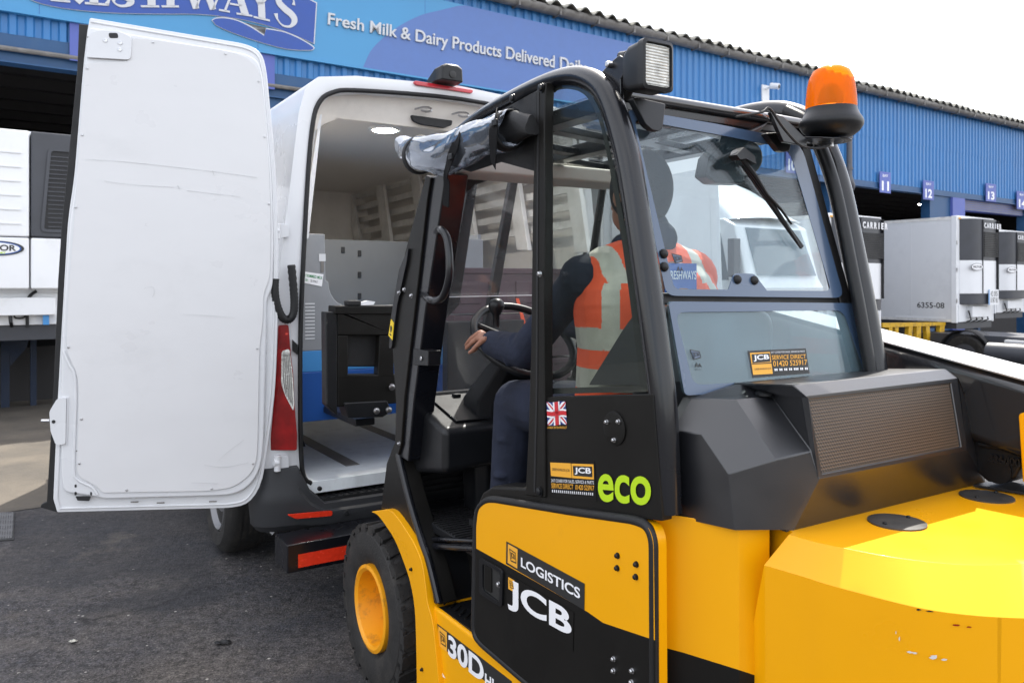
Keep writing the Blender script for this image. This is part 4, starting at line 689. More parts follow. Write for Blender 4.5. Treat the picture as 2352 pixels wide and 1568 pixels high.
# right rear door
De = Frame(*V.w(2.0, -.04, 0).xy, 24.9)
mb = MB(); ol = rc([(0, .56), (.9, .56), (.93, 1.6), (.90, 2.3), (.84, 2.62), (.08, 2.60), (0, 2.4)], [.12, .05, 0, 0, .05, .15, .2], 4); mb.prism([De.w(a, 0, b) for a, b in ol], De.y * .04, M['white']); rd = mb.build('rear_door', van, bevel=.008)
mb = MB(); mb.prism([De.w(a, -.02, b) for a, b in inset(ol, .05)], De.y * .022, M['liner']); mb.build('door_lining', rd, bevel=.006)

# ------------------------------------------------------------------ load: pallet box, crates, rack
Lq = Frame(.304, 1.80, 31.6); Y2 = 2.62
Cb = lambda pts, y=Y2: [Lq.rear(u, v, y) for u, v in pts]
la, lb = Lq.loc(Lq.rear(683, 800, Y2)), Lq.loc(Lq.rear(1110, 700, Y2)); xa, xb = la[0], lb[0]; zt_ = Lq.loc(Lq.rear(720, 537, Y2))[2]; zb2 = Lq.loc(Lq.rear(700, 969, Y2))[2]; zlb = Lq.loc(Lq.rear(700, 855, Y2))[2]; zmb = Lq.loc(Lq.rear(700, 806, Y2))[2]
box = thing('pallet_box', 'grey and blue milk box with cut away front, on the forks at the van', 'crate', Lq.w((xa + xb) / 2, Y2 + .5, zb2))
mb = MB(); xl = Lq.loc(Lq.rear(746, 640, Y2))[0]; zc2 = Lq.loc(Lq.rear(790, 702, Y2))[2]; d_ = xb - xa
prof = [(xa, zmb), (xa, zt_), (xl, zt_), (xl + .005, zt_ - .24)] + [(xl + .02 + .10 * (1 - math.cos(R(a))), zt_ - .25 - (zt_ - .25 - zc2) * math.sin(R(a))) for a in range(0, 91, 15)]
rp_ = [(xb - (a - xa), b) for a, b in reversed(prof)]; mb.prism([Lq.w(a, Y2, b) for a, b in prof + rp_], Lq.y * .025, M['grey']); mb.build('front_panel', box, bevel=.004)
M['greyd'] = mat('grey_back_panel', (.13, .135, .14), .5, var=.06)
for nm_, f in (('side_panel', (xa + .002, xa + .025, Y2 + .025, Y2 + 1.0)), ('side_panel', (xb - .025, xb, Y2 + .025, Y2 + 1.0)), ('back_panel', (xa + .025, xb - .025, Y2 + .975, Y2 + 1.0))):
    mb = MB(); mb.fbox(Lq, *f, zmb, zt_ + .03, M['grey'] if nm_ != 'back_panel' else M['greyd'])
    if nm_ == 'back_panel':
        for (u, v) in ((788, 574), (826, 582), (826, 631), (826, 680)): q = Lq.rear(u, v, Y2 + .97); lq2 = Lq.loc(q); mb.fbox(Lq, lq2[0] - .012, lq2[0] + .012, Y2 + .966, Y2 + .975, lq2[2] - .02, lq2[2] + .02, M['vent'])
    mb.build(nm_, box, bevel=.003)
mb = MB(); mb.fbox(Lq, xa, xb, Y2, Y2 + 1.0, zlb, zmb, M['blue1']); mb.build('upper_base', box, bevel=.005)
mb = MB(); mb.fbox(Lq, xa, xb + .02, Y2 - .004, Y2 + 1.0, zb2, zlb, M['blue2']); mb.build('base', box, bevel=.006)
mb = MB(); mb.prism(Cb([(733, 583), (748, 583), (748, 600), (733, 600)], Y2 - .004), Lq.y * .004, M['tside']); mb.prism(Cb([(737, 600), (744, 600), (744, 625), (737, 625)], Y2 - .004), Lq.y * .004, M['gut']); mb.build('hinge_clip', box)
mb = MB(); q = Cb([(692, 648), (739, 658), (743, 630), (688, 622)], Y2 - .004); mb.prism(q, -Lq.y * .001, M['whitet']); gt = mat('label_green', (.03, .25, .09), .5); text_quad(mb, 'SEMI SKIMMED MILK', lerpq([v_ - Lq.y * .0012 for v_ in q], .02, .56, .98, .82), -Lq.y, 0, gt, .01); text_quad(mb, 'USE BY:', lerpq([v_ - Lq.y * .0012 for v_ in q], .02, .18, .34, .40), -Lq.y, 0, gt, .01); text_quad(mb, '25 MAY', lerpq([v_ - Lq.y * .0012 for v_ in q], .44, .2, .78, .40), -Lq.y, 0, M['black'], .0); mb.build('paper_label', box)
mb = MB()
for k in range(11):
    for cx_ in (.04,): mb.fbox(Lq, xa + cx_, xa + cx_ + .05, Y2 - .003, Y2, zmb + .06 + k * .018, zmb + .066 + k * .018, M['tside'])
mb.build('embossed_text', box)
# plum crates
cr = thing('crate_stack', 'stack of dark plum plastic crates strapped on a frame, seen through the cab front', 'crates', Lq.w(.6, 2.7, zb2)); xa2, xb2 = Lq.loc(Lq.rear(1035, 700, 2.3))[0], Lq.loc(Lq.rear(1300, 700, 2.3))[0]
for k in range(3):
    mb = MB(); z_ = .98 + k * .25; mb.fbox(Lq, xa2, xb2, 2.25, 2.34, z_, z_ + .24, M['plum']); mb.fbox(Lq, xa2 - .01, xb2 + .01, 2.24, 2.35, z_ + .21, z_ + .24, M['plum'])
    for i in range(4): mb.fbox(Lq, xa2 + .03 + i * .17, xa2 + .15 + i * .17, 2.243, 2.25, z_ + .05, z_ + .17, M['plum'])
    mb.build('crate', cr, bevel=.006)
mb = MB(); mb.prism([Lq.rear(u, v, 2.2) for u, v in ((1185, 685), (1192, 685), (1240, 860), (1232, 860))], Lq.y * .004, M['orange']); mb.build('orange_strap', cr)
# aluminium rack against the right wall of the hold
rk = thing('aluminium_rack', 'slatted aluminium rack leaning along the right wall inside the van', 'rack', V.w(1.7, 1.4, zf_)); XR = 1.66
Sv = lambda pts, x=XR: [V.side(u, v, x) for u, v in pts]
def rpost(u0, v0, u1, v1, w_):
    mb = MB(); mb.prism(Sv([(u0, v0), (u0 + w_, v0 - w_ * .3), (u1 + w_, v1), (u1, v1)]), -V.x * .03, M['alu']); mb.build('rack_post', rk, bevel=.003)
for q in ((800, 452, 822, 566, 14), (868, 428, 888, 566, 18), (948, 402, 972, 570, 20), (1052, 372, 1082, 575, 22), (1160, 340, 1196, 575, 26), (1290, 300, 1330, 580, 30)): rpost(*q)
for k in range(6):
    mb = MB(); o_ = k * 27; f_ = 1 + .0006 * 0
    mb.prism(Sv([(786, 455 + o_), (1340, 292 + o_ * 1.55), (1340, 310 + o_ * 1.55), (787, 466 + o_)], XR + .02), V.x * .02, M['alu']); mb.build('rack_rail', rk, bevel=.002)
mb = MB(); mb.prism(Sv([(782, 470), (800, 462), (806, 566), (792, 566)], XR + .0), V.x * .02, M['gut']); mb.build('rack_end', rk)
# ------------------------------------------------------------------ the forklift
L = Frame(.304, 1.80, 31.6)
lift = thing('forklift', 'yellow and black compact telescopic forklift with glazed cab, driving up to the open van', 'forklift', L.o)
S = lambda pts, x=0.0: [L.side(u, v, x) for u, v in pts]
Rr = lambda pts, y=0.0: [L.rear(u, v, y) for u, v in pts]
LG = lambda u, v, d=0.0: L.lean(u, v, 1.13, -.072 - d, 2.10, .132 - d)          # leaning rear glass plane
LGs = lambda pts, d=0.0: [LG(u, v, d) for u, v in pts]
LFr = lambda u, v, d=0.0: L.lean(u, v, .99, 1.43 + d, 2.01, 1.16 + d)           # leaning windscreen plane
p = lambda pts: [(781 + .3556 * x, 1010.6 + .3556 * y) for x, y in pts]         # scale of a working close-up of the photo
p5 = lambda pts: [(900.4 + .293 * x, 826.9 + .293 * y) for x, y in pts]
pc = lambda pts: [(1194.4 + .375 * x, 496 + .375 * y) for x, y in pts]
ph = lambda pts: [(1470 + .4963 * x, 790 + .4963 * y) for x, y in pts]
pr = lambda pts: [(1332.2 + .4336 * x, .4336 * y) for x, y in pts]
W = .80
# -- cab frame tubes
rail_px = [(1003, 392), (1016, 352), (1060, 303), (1130, 252), (1230, 201), (1298, 179), (1348, 181), (1391, 212), (1421, 285), (1449, 400), (1483, 620), (1508, 800), (1525, 950), (1534, 1176)]
rail_l = [L.loc(q) for q in S(rail_px, .03)]
def tube_side(x, name):
    mb = MB(); path = smooth([L.w(x, a[1], a[2]) for a in rail_l], 5); rs = [.021 + .011 * min(1, max(0, i - 10) / 25) for i in range(len(path))]
    mb.tube(path, rs, M['blackp'], 14); o = mb.build(name, lift, ang=50); return o
fr_l = tube_side(.03, 'cab_frame_tube')
mb = MB(); path = smooth([L.w(W + .03, a[1], a[2]) for a in rail_l], 5); mb.tube(path, .034, M['blackp'], 14)
off = [L.w(W + .066, a[1] + .012, a[2] - .01) for a in rail_l]; mb.tube(smooth(off, 5), .016, M['blackp'], 10)
off = [L.w(W - .02, a[1] - .02, a[2] - .0) for a in rail_l[6:]]; mb.tube(smooth(off, 5), .018, M['blackm'], 10)
mb.build('cab_frame_tube', lift, ang=50)
# flat channel inside left rear post + weld bead
mb = MB(); mb.tube(S([(1508, 905), (1516, 1010), (1519, 1178)], .012), .006, M['blackm'], 8); mb.build('weld_seam', lift)
# roof: rear beam, rod, plate with slots
yb, zb = rail_l[7][1], rail_l[7][2]
mb = MB(); mb.fbox(L, .05, W, yb - .01, yb + .05, zb - .045, zb - .005, M['blackp']); mb.build('roof_beam', lift, bevel=.008)
mb = MB(); mb.tube([L.w(.07, yb - .012, zb - .004), L.w(W, yb - .012, zb - .004)], .016, mat('polished_edge', (.02, .02, .022), .22, coat=1, var=.05), 16); mb.build('roof_edge_rail', lift, ang=60)
mb = MB(); mb.tube([L.w(.06, yb - .045, zb - .07), L.w(W - .04, yb - .045, zb - .07)], .011, M['blackp'], 10); mb.build('hinge_rod', lift, ang=50)
mb = MB(); zr = zb - .025
xs = [.05, .11, .42, .48, W - .06, W]
for a, b in ((0, 1), (2, 3), (4, 5)): mb.fbox(L, xs[a], xs[b], yb + .05, 1.12, zr - .012, zr + .03, M['blackp'])
for k in range(4):
    y0 = yb + .10 + k * (1.07 - yb) / 3.7
    for xa, xb in ((.112, .418), (.482, W - .062)):
        mb.prism([L.w(xa, y0, zr - .006), L.w(xb, y0 + .07, zr - .006), L.w(xb, y0 + .125, zr - .006), L.w(xa, y0 + .055, zr - .006)], Z * .022, M['blackp'])
mb.build('roof_guard', lift, bevel=.003)
mb = MB(); mb.fbox(L, .06, W, .98, 1.16, zr - .075, zr - .02, mat('cream_lining', (.62, .58, .52), .6)); mb.build('roof_lining', lift, bevel=.01)
mb = MB(); mb.fbox(L, .06, W, yb + .05, 1.12, zr + .034, zr + .040, M['gl_front']); mb.build('roof_glass', lift)
# -- front post and door side
mb = MB(); mb.prism(S([(978, 402), (935, 560), (914, 645), (902, 722), (901, 800), (909, 924), (907, 1014), (903, 1046), (914, 1046), (921, 1021), (929, 909), (960, 646), (981, 459), (989, 408)], -.01), L.x * .05, M['panel']); mb.build('front_post', lift, bevel=.004)
mb = MB(); mb.prism(S([(989, 408), (981, 459), (960, 646), (929, 909), (921, 1021), (914, 1046), (937, 1060), (950, 925), (976, 720), (1006, 520), (1024, 396)], .0), L.x * .09, M['blackp']); mb.build('door_pillar', lift, bevel=.006)
mb = MB(); mb.prism(S(rc([(938, 568), (916, 620), (898, 726), (893, 800), (899, 800), (912, 700), (934, 600)], 6), -.02), L.x * .06, M['blackm']); mb.build('post_guard', lift, bevel=.005)
mb = MB(); mb.prism(S([(898, 733), (904, 742), (901, 781), (892, 770)], -.022), L.x * .002, M['warn']); text_quad(mb, '!', S([(895, 768), (899, 772), (901, 750), (897, 746)], -.0225), -L.x, 0, M['black']); mb.build('warning_sticker', lift)
bolts = MB()
def bolt(pt, n, r=.008, m=None, name='bolt', par=None):
    mb = MB(); mb.lathe(pt, n, [(r * 1.35, 0), (r * 1.35, .002), (r, .002), (r, .007), (r * .6, .009)], m or M['steel'], 12); return mb.build(name, par or lift, ang=40)
for u, v in ((918, 672), (930, 665), (946, 679), (918, 1018), (1241, 629)): bolt(L.side(u, v, -.02), -L.x, .006)
# grab handle
mb = MB(); hp = [(1003, 533), (1012, 527), (1026, 545), (1032, 590), (1031, 640), (1018, 680), (1000, 690), (984, 686), (973, 676)]
mb.tube(smooth([L.side(u, v, -.05 if 0 < i < 8 else .01) for i, (u, v) in enumerate(hp)], 6), .0125, M['blackp'], 12); mb.build('grab_handle', lift, ang=60)
mb = MB(); mb.prism(S([(949, 800), (984, 806), (983, 840), (948, 838)], -.005), L.x * .05, M['blackm']); mb.lathe(L.side(968, 823, -.006), -L.x, [(.008, 0), (.008, .004)], M['steel'], 12); mb.build('door_catch', lift, bevel=.003)
# lower front panel
mb = MB(); mb.prism(S(p([(352, 20), (335, 60), (300, 150), (265, 440), (320, 450), (450, 620), (510, 700), (560, 900), (600, 1050), (640, 1062), (640, 1050), (580, 800), (520, 620), (440, 350), (378, 90)]), -.005), L.x * .07, M['panel']); mb.build('front_corner_panel', lift, bevel=.01)
mb = MB(); mb.tube(smooth(S(p([(378, 90), (440, 350), (520, 620), (580, 800), (640, 1050)]), -.002), 5), .014, M['blackp'], 10); mb.build('door_aperture_edge', lift)
# fender, lower body
mb = MB()
fo = p([(200, 462), (240, 482), (290, 545), (350, 640), (400, 760), (450, 910), (480, 1080), (490, 1300), (495, 1600)]); fi = p([(300, 445), (345, 468), (432, 590), (490, 690), (530, 800), (552, 950), (564, 1050), (600, 1200), (640, 1600)])
fo = smooth(fo, 3); fi = smooth(fi, 3); A = S(fo, -.03); Bi = S(fi, -.03)
mb.grid([A, Bi, [q + L.x * .055 for q in Bi], [q + L.x * .055 for q in A]], M['yellow'], cv=True); mb.face([A[0], Bi[0], Bi[0] + L.x * .055, A[0] + L.x * .055], M['yellow']); mg = mb.build('mudguard', lift, bevel=.005)
mb = MB(); mb.grid([[q + L.x * .055 for q in A], [q + L.x * .055 for q in Bi], [q + L.x * .30 for q in Bi], [q + L.x * .30 for q in A]], M['blackm'], cv=True); mb.build('wheel_arch_liner', mg)
mb = MB(); mb.prism(S(p([(556, 1040), (600, 1068), (860, 1268), (1230, 1590), (1700, 2000), (1700, 2400), (495, 1720), (500, 1300)]), -.012), L.x * .18, M['yellow']); mb.build('lower_body', lift, bevel=.012)
for u, v in p([(462, 832), (532, 1478)]): bolt(L.side(u, v, -.031), -L.x, .005, M['blackm'])
# wheels
def wheel(cx, cy, cz, name='wheel'):
    c = L.w(cx, cy, cz); root = MB(); r = .332
    prof = [(.17, .02), (.2, -.004), (.25, -.012), (.295, -.004), (.318, .02), (.326, .05), (.326, .19), (.318, .22), (.295, .245), (.2, .25), (.17, .22)]
    root.lathe(c, L.x, prof, M['tyre'], 48, caps=False)
    for k in range(24):
        a = 2 * math.pi * k / 24; e = L.y * math.cos(a) + Z * math.sin(a); t = L.x.cross(e)
        for sx, sk in ((.055, .018), (.185, -.018)):
            root.prism([c + L.x * (sx - .055) + e * .316 - t * (.028) + t * sk, c + L.x * (sx + .055) + e * .316 - t * .028 - t * sk, c + L.x * (sx + .055) + e * .316 + t * .024 - t * sk, c + L.x * (sx - .055) + e * .316 + t * .024 + t * sk], e * .016, M['tyre'])
        root.prism([c + L.x * .012 + e * .29 - t * .028, c + L.x * .012 + e * .29 + t * .024, c + L.x * .012 + e * .327 + t * .024, c + L.x * .012 + e * .327 - t * .028], -L.x * .013, M['tyre'])
    w = root.build(name, lift, ang=30)
    mb = MB(); mb.lathe(c, L.x, [(.172, .03), (.172, -.006), (.158, -.010), (.146, .0), (.14, .04), (.125, .11), (.06, .12), (.055, .09), (.001, .088)], M['rim'], 36, caps=False); mb.build('rim', w, ang=40)
    return w
wheel(-.02, 1.646, .318)
wheel(.72, 1.646, .318); wheel(.05, .10, .318); wheel(.66, .10, .318)
# step, floor, firewall
fl = L.side(1040, 1240, .03); zf = fl.z
mb = MB(); mb.fbox(L, .05, W, .35, 1.5, zf - .03, zf, M['blackm']); mb.build('cab_floor', lift, bevel=.004)
mb = MB()
for q in range(22): mb.fbox(L, .055, .6, .9 + q * .024, .912 + q * .024, zf, zf + .004, M['rubber'])
mb.build('floor_mat', lift)
mb = MB(); mb.tube(S([(975, 1252), (1095, 1259)], .035), .012, M['blackp'], 10); mb.tube(S([(975, 1236), (1095, 1242)], .04), .008, M['blackp'], 8); mb.build('step_edge', lift)
mb = MB(); mb.prism(S([(975, 1255), (1095, 1262), (1095, 1420), (1080, 1380), (1010, 1352), (1000, 1340)], .15), L.x * .02, M['panel']); mb.build('step_riser', lift)
mb = MB(); mb.prism([L.side(1000, 1388, .0), L.side(1092, 1452, .0), L.side(1092, 1452, .0) + L.x * .16, L.side(1000, 1388, .0) + L.x * .16], -Z * .012, M['blackm'])
for k in range(7):
    a = L.side(1008 + k * 12, 1392 + k * 8.3, .0); mb.tube([a + L.x * .02 + Z * .003, a + L.x * .06 + L.y * .03 + Z * .003], .003, M['panel'], 6)
mb.build('step_tread', lift)
mb = MB(); mb.fbox(L, .06, W, 1.46, 1.50, .45, 1.2, M['blackm'])
for q in range(14): mb.fbox(L, .07, .45, 1.452, 1.461, .8 + q * .022, .812 + q * .022, M['rubber'])
mb.build('firewall', lift)
mb = MB(); mb.fbox(L, .07, W, .05, .09, .9, 1.16, M['blackm']); mb.fbox(L, .07, .8, .10, .62, zf + .001, 1.08, M['blackm']); mb.build('seat_box', lift, bevel=.02)
mb = MB(); mb.fbox(L, W - .01, W + .02, .1, 1.4, .3, 1.22, M['panel']); mb.build('right_side_panel', lift, bevel=.005)
mb = MB(); mb.tube(smooth(S([(965, 1081), (948, 1085), (944, 1100), (950, 1140), (956, 1165)], .10), 4), .006, M['redlens'], 8); mb.build('red_lever', lift)
# glove box / dash
mb = MB()
g = [L.w(.05, 1.12, 1.12), L.w(.40, 1.12, 1.12), L.w(.40, 1.12, .98), L.w(.05, 1.12, .96)]
k = [L.w(.05, 1.44, 1.20), L.w(.40, 1.44, 1.20), L.w(.40, 1.44, .92), L.w(.05, 1.44, .90)]
mb.loft([g, k], M['blackm']); gb = mb.build('dash_box', lift, bevel=.025, seg=4)
mb = MB(); mb.prism([L.w(.12, 1.16, 1.134), L.w(.34, 1.16, 1.134), L.w(.34, 1.40, 1.194), L.w(.12, 1.40, 1.194)], Z * .006, M['blackm']); mb.fbox(L, .215, .245, 1.36, 1.385, 1.19, 1.205, M['blackm']); mb.build('glove_box_lid', lift, bevel=.004)
# windscreen: sill, header, guard bars, glass
mb = MB(); mb.prism([LFr(u, v) for u, v in ((950, 918), (1230, 905), (1230, 925), (948, 940))], L.y * .05, M['alu']); mb.build('windscreen_sill', lift, bevel=.003)
mb = MB(); mb.prism([LFr(u, v) for u, v in ((1010, 400), (1090, 392), (1150, 378), (1300, 372), (1430, 380), (1430, 412), (1300, 404), (1160, 402), (1092, 425), (1030, 480), (1012, 480))], L.y * .04, M['blackp']); mb.build('windscreen_header', lift, bevel=.004)
for q in (((1080, 404), (1100, 404), (1056, 700), (1018, 740)), ((1176, 404), (1193, 404), (1128, 790), (1104, 800))):
    mb = MB(); mb.prism([LFr(u, v, .10) for u, v in q], L.y * .03, M['blackp']); mb.build('guard_bar', lift, bevel=.004)
mb = MB(); mb.prism([LFr(u, v, .01) for u, v in ((1012, 405), (1440, 405), (1440, 925), (950, 925))], L.y * .006, M['gl_front']); mb.build('windscreen', lift)
mb = MB(); mb.tube([LFr(1030, 682, -.005), LFr(1222, 678, -.005)], .0022, M['whitet'], 6); mb.build('wiper_strip', lift)
# right side of the cab: slanted bars, mirror arm
for q in ([L.w(W, .95, 1.2), L.w(W, .80, 2.05)], [L.w(W, 1.42, 1.0), L.w(W, 1.17, 2.03)], [L.w(W, .12, 1.24), L.w(W, 1.4, 1.22)]):
    mb = MB(); mb.tube(q, .016, M['blackp'], 10); mb.build('window_bar', lift)
mb = MB(); mb.prism([L.w(W + .004, .05, 1.24), L.w(W + .004, 1.36, 1.24), L.w(W + .004, 1.15, 2.03), L.w(W + .004, .15, 2.05)], L.x * .005, M['gl_front']); mb.build('right_window', lift)
# seat
M['vinylseat'] = mat('seat_vinyl', (.03, .032, .036), .45, var=.1, scale=5)
def seat():
    mb = MB()
    def pad(c0, c1, hw, th, n=7):
        rows = []
        for i in range(n):
            t = i / (n - 1); e = math.sin(math.pi * min(1, max(0, t))) ** .4 if 0 < t < 1 else .35
            c = c0 * (1 - t) + c1 * t; dirn = (c1 - c0).normalized(); nn = L.x.cross(dirn)
            w_ = hw * (.8 + .2 * e); h = th * (.5 + .5 * e); rows.append([c + L.x * w_ * a + nn * h * b for a, b in ((-1, -.5), (-.9, -1), (0, -.9), (.9, -1), (1, -.5), (1, .5), (.85, 1), (0, .75), (-.85, 1), (-1, .5))])
        mb.loft(rows, M['vinylseat'])
    pad(L.w(.36, .22, 1.14), L.w(.36, .12, 1.585), .235, .045); pad(L.w(.36, .2, 1.14), L.w(.36, .66, 1.17), .23, .05)
    mb.build('seat', lift, subd=2, ang=180)
seat()
mb = MB(); mb.prism(S(rc([(1352, 884), (1368, 858), (1440, 742), (1476, 700), (1492, 720), (1505, 884)], [4, 20, 30, 14, 10, 4]), .085), L.x * .09, M['vinylseat']); mb.build('seat_bolster', lift, bevel=.02, seg=3)
# steering wheel
c = L.w(.30, .985, 1.438); nn = (Z * math.cos(R(38)) - L.y * math.sin(R(38))).normalized(); e1 = L.x; e2 = nn.cross(e1).normalized()
mb = MB(); rows = []
for i in range(40):
    a = 2 * math.pi * i / 40; d = e1 * math.cos(a) + e2 * math.sin(a); rows.append([c + d * .188 + (d * math.cos(t) + nn * math.sin(t)) * .0145 for t in [2 * math.pi * k / 10 for k in range(10)]])
mb.grid(rows, M['blackm'], cu=True, cv=True)
mb.lathe(c - nn * .05, nn, [(.03, -.02), (.05, .0), (.05, .03), (.035, .045)], M['blackm'], 20)
for a in (30, 150, 270): d = e1 * math.cos(R(a)) + e2 * math.sin(R(a)); mb.tube([c - nn * .02 + d * .03, c + d * .183], [.014, .01], M['blackm'], 8)
sw = mb.build('steering_wheel', lift, ang=50)
mb = MB(); kb = L.side(1140, 738, .20)
mb.lathe(kb, Z, [(.012, -.02), (.012, .02), (.02, .032), (.029, .05), (.028, .066), (.018, .078), (.004, .082)], M['blackm'], 18); mb.build('spinner_knob', sw, ang=50)
mb = MB(); cp = [(c - nn * .05, .05, .06), (L.w(.32, 1.12, 1.33), .075, .08), (L.w(.33, 1.24, 1.2), .11, .1), (L.w(.33, 1.28, 1.0), .10, .09), (L.w(.33, 1.30, zf), .08, .08)]
mb.loft([[q + L.x * a * x + L.y * b * y for x, y in ((-1, -.6), (-.6, -1), (.6, -1), (1, -.6), (1, .6), (.6, 1), (-.6, 1), (-1, .6))] for q, a, b in cp], M['blackm']); mb.build('steering_column', lift, bevel=.01)
# -- door strap (B post), curtain
mb = MB(); mb.prism(S([(1254, 188), (1250, 280), (1251, 460), (1248, 700), (1250, 900), (1251, 1143), (1206, 1137), (1213, 1000), (1219, 800), (1223, 460), (1229, 280), (1229, 212)], -.012), L.x * .03, M['panel']); mb.build('curtain_post', lift, bevel=.004)
mb = MB(); mb.prism(S([(1238, 200), (1236, 500), (1234, 900), (1229, 1130), (1225, 1130), (1230, 900), (1232, 500), (1234, 205)], -.0135), L.x * .002, M['rubber']); mb.build('zip', lift)
mb = MB(); mb.prism(S([(1012, 372), (1024, 345), (1062, 312), (1132, 264), (1234, 208), (1234, 395), (1150, 372), (1080, 395)], .005), L.x * .004, M['rubber']); mb.build('curtain_valance', lift)
for u, v in ((1056, 299), (1178, 226), (1244, 202), (1240, 1128)): bolt(L.side(u, v, -.014), -L.x, .010, M['blackm'], 'turn_button')
def crumple():
    m = bpy.data.materials.new('clear_vinyl'); m.use_nodes = True; n = m.node_tree; Lk = n.links; b = n.nodes['Principled BSDF']
    b.inputs['Base Color'].default_value = (.26, .29, .34, 1); b.inputs['Roughness'].default_value = .04; b.inputs['Metallic'].default_value = .6; b.inputs['Coat Weight'].default_value = 1
    t = n.nodes.new('ShaderNodeBsdfTransparent'); t.inputs[0].default_value = (.85, .88, .92, 1); mx = n.nodes.new('ShaderNodeMixShader'); mx.inputs[0].default_value = .66
    tc_ = n.nodes.new('ShaderNodeTexCoord'); nz_ = n.nodes.new('ShaderNodeTexNoise'); nz_.inputs['Scale'].default_value = 7; nz_.inputs['Detail'].default_value = .6; nz_.inputs['Distortion'].default_value = 1.6; bp = n.nodes.new('ShaderNodeBump'); bp.inputs['Strength'].default_value = .14; bp.inputs['Distance'].default_value = .05
    Lk.new(tc_.outputs['Object'], nz_.inputs['Vector']); Lk.new(nz_.outputs[0], bp.inputs['Height']); Lk.new(bp.outputs[0], b.inputs['Normal'])
    Lk.new(t.outputs[0], mx.inputs[1]); Lk.new(b.outputs[0], mx.inputs[2]); Lk.new(mx.outputs[0], n.nodes['Material Output'].inputs[0]); return m
M['vinyl'] = crumple(); M['web'] = mat('strap_webbing', (.012, .012, .013), .95, spec=.1, bump=.2, bscale=250)
ax = [((924, 338), 24), ((938, 344), 27), ((962, 352), 40), ((1000, 357), 46), ((1050, 345), 45), ((1100, 322), 46), ((1150, 304), 48), ((1180, 296), 44)]
axp = smooth([(u, v, r) for (u, v), r in ax], 5); mb = MB(); rows = []; n_ = 40
for i, q in enumerate(axp):
    cc = L.side(q[0], q[1], -.045); dd = (cc - CAM).y; rr_ = q[2] / FPX * dd; row = []
    for k in range(n_):
        a = 2 * math.pi * k / n_
        wob = 1 + .22 * noise.noise(Vector((i * .16 + a * .5, math.cos(a) * 1.4 + 5, math.sin(a) * 1.4))) + .05 * math.sin(4 * a + i * .42 + math.sin(i * .3)) + .16 * abs(noise.noise(Vector((i * .22 - math.sin(a) * 1.2, math.cos(a) * 2.2 + 2, math.sin(a) * 2.2))))
        row.append(cc + (L.x * math.cos(a) * .85 + (Z * .94 - L.y * .0) * math.sin(a)) * rr_ * wob)
    rows.append(row)
mb.grid(rows, M['vinyl'], cu=True); cur = mb.build('rolled_curtain', lift, ang=180)
mb = MB()
for (u, v), r, w_ in (((966, 356), 47, .012), ((1168, 300), 50, .02)):
    cc = L.side(u, v, -.045); dd = cc.y; rr_ = r / FPX * dd; dirv = (L.y * 1 - Z * .12).normalized(); rows = []
    for i in range(6):
        rows.append([cc + dirv * (w_ * (i - 2.5) / 2.5) + (L.x * math.cos(a) * .9 + Z * math.sin(a)) * rr_ * (1.0 if 0 < i < 5 else .93) * (1 + .07 * math.sin(2 * a + 1)) for a in [2 * math.pi * k / 28 for k in range(28)]])
    mb = MB(); mb.grid(rows, M['rubber'], cu=True); mb.build('curtain_hem', cur, ang=180, solid=.004)
mb = MB(); cc = [(1172, 297, 38), (1195, 290, 33), (1222, 290, 22)]
mb.loft([[L.side(u, v, -.035) + (L.x * math.cos(a) * .8 + Z * math.sin(a)) * r / FPX * 2.2 * (1 + .18 * math.sin(3 * a + u)) for a in [2 * math.pi * k / 20 for k in range(20)]] for u, v, r in cc], M['rubber']); mb.build('curtain_fold', cur, ang=40)
def strap(pts, w_):
    mb = MB(); P = [L.side(u, v, x) for u, v, x in pts]; mb.stroke(smooth(P, 4), w_, -L.x * .0025, L.x, M['web']); mb.build('strap', cur)
strap([(1056, 306, -.02), (1052, 318, -.095), (1040, 350, -.106), (1030, 378, -.10), (1026, 400, -.07), (1027, 430, -.06), (1025, 474, -.055)], .042)
strap([(1140, 264, -.02), (1137, 276, -.095), (1134, 305, -.108), (1133, 345, -.10), (1133, 378, -.08)], .044)
for u, v in ((1035, 360), (1136, 282)):
    mb = MB(); c_ = L.side(u, v, -.112); mb.box(c_, .012, .004, .009, M['blackm'], L.y, L.x, Z); mb.build('strap_buckle', cur, bevel=.002)
# -- side window and black panel
so = smooth([(1254, 905), (1256, 600), (1257, 230), (1262, 195), (1292, 186), (1335, 196), (1366, 232), (1392, 305), (1432, 500), (1462, 690), (1490, 899)], 4); 
mb = MB(); mb.prism(S(so, .016), L.x * .005, M['gl_side']); sg = mb.build('side_window', lift)
cen = Vector((1350, 600)); si = [((q[0] - cen.x) * .86 + cen.x, (q[1] - cen.y) * .955 + cen.y) for q in so]
mb = MB(); mb.ring(S(so, .0225), S(si, .0225), L.x * .001, M['black']); mb.build('glass_border', sg)
pan = [(1251, 915), (1262, 911), (1500, 905), (1521, 1196), (1262, 1166), (1225, 1160), (1250, 1145)]
mb = MB(); mb.prism(S(rc(pan, [4, 4, 4, 2, 0, 0, 0]), -.004), L.x * .03, M['panel']); sp = mb.build('cab_side_panel', lift, bevel=.004)
mb = MB(); mb.prism(S([(1092, 1165), (1108, 1130), (1130, 1116), (1210, 1120), (1250, 1140), (1250, 1165), (1110, 1150)], .0), L.x * .1, M['panel']); mb.build('door_shoulder', lift, bevel=.01)
cc = L.side(*p5([(1748, 532)])[0], -.004); rr_ = 33 / FPX * 1.9
mb = MB(); mb.disc(cc, -L.x, rr_ * 1.18, .005, M['panel'], 32); cv = mb.build('round_cover', sp)
for u, v in p5([(1688, 483), (1780, 480), (1745, 625)]): bolt(L.side(u, v, -.009), -L.x, .0045, M['steel'], 'screw', cv)
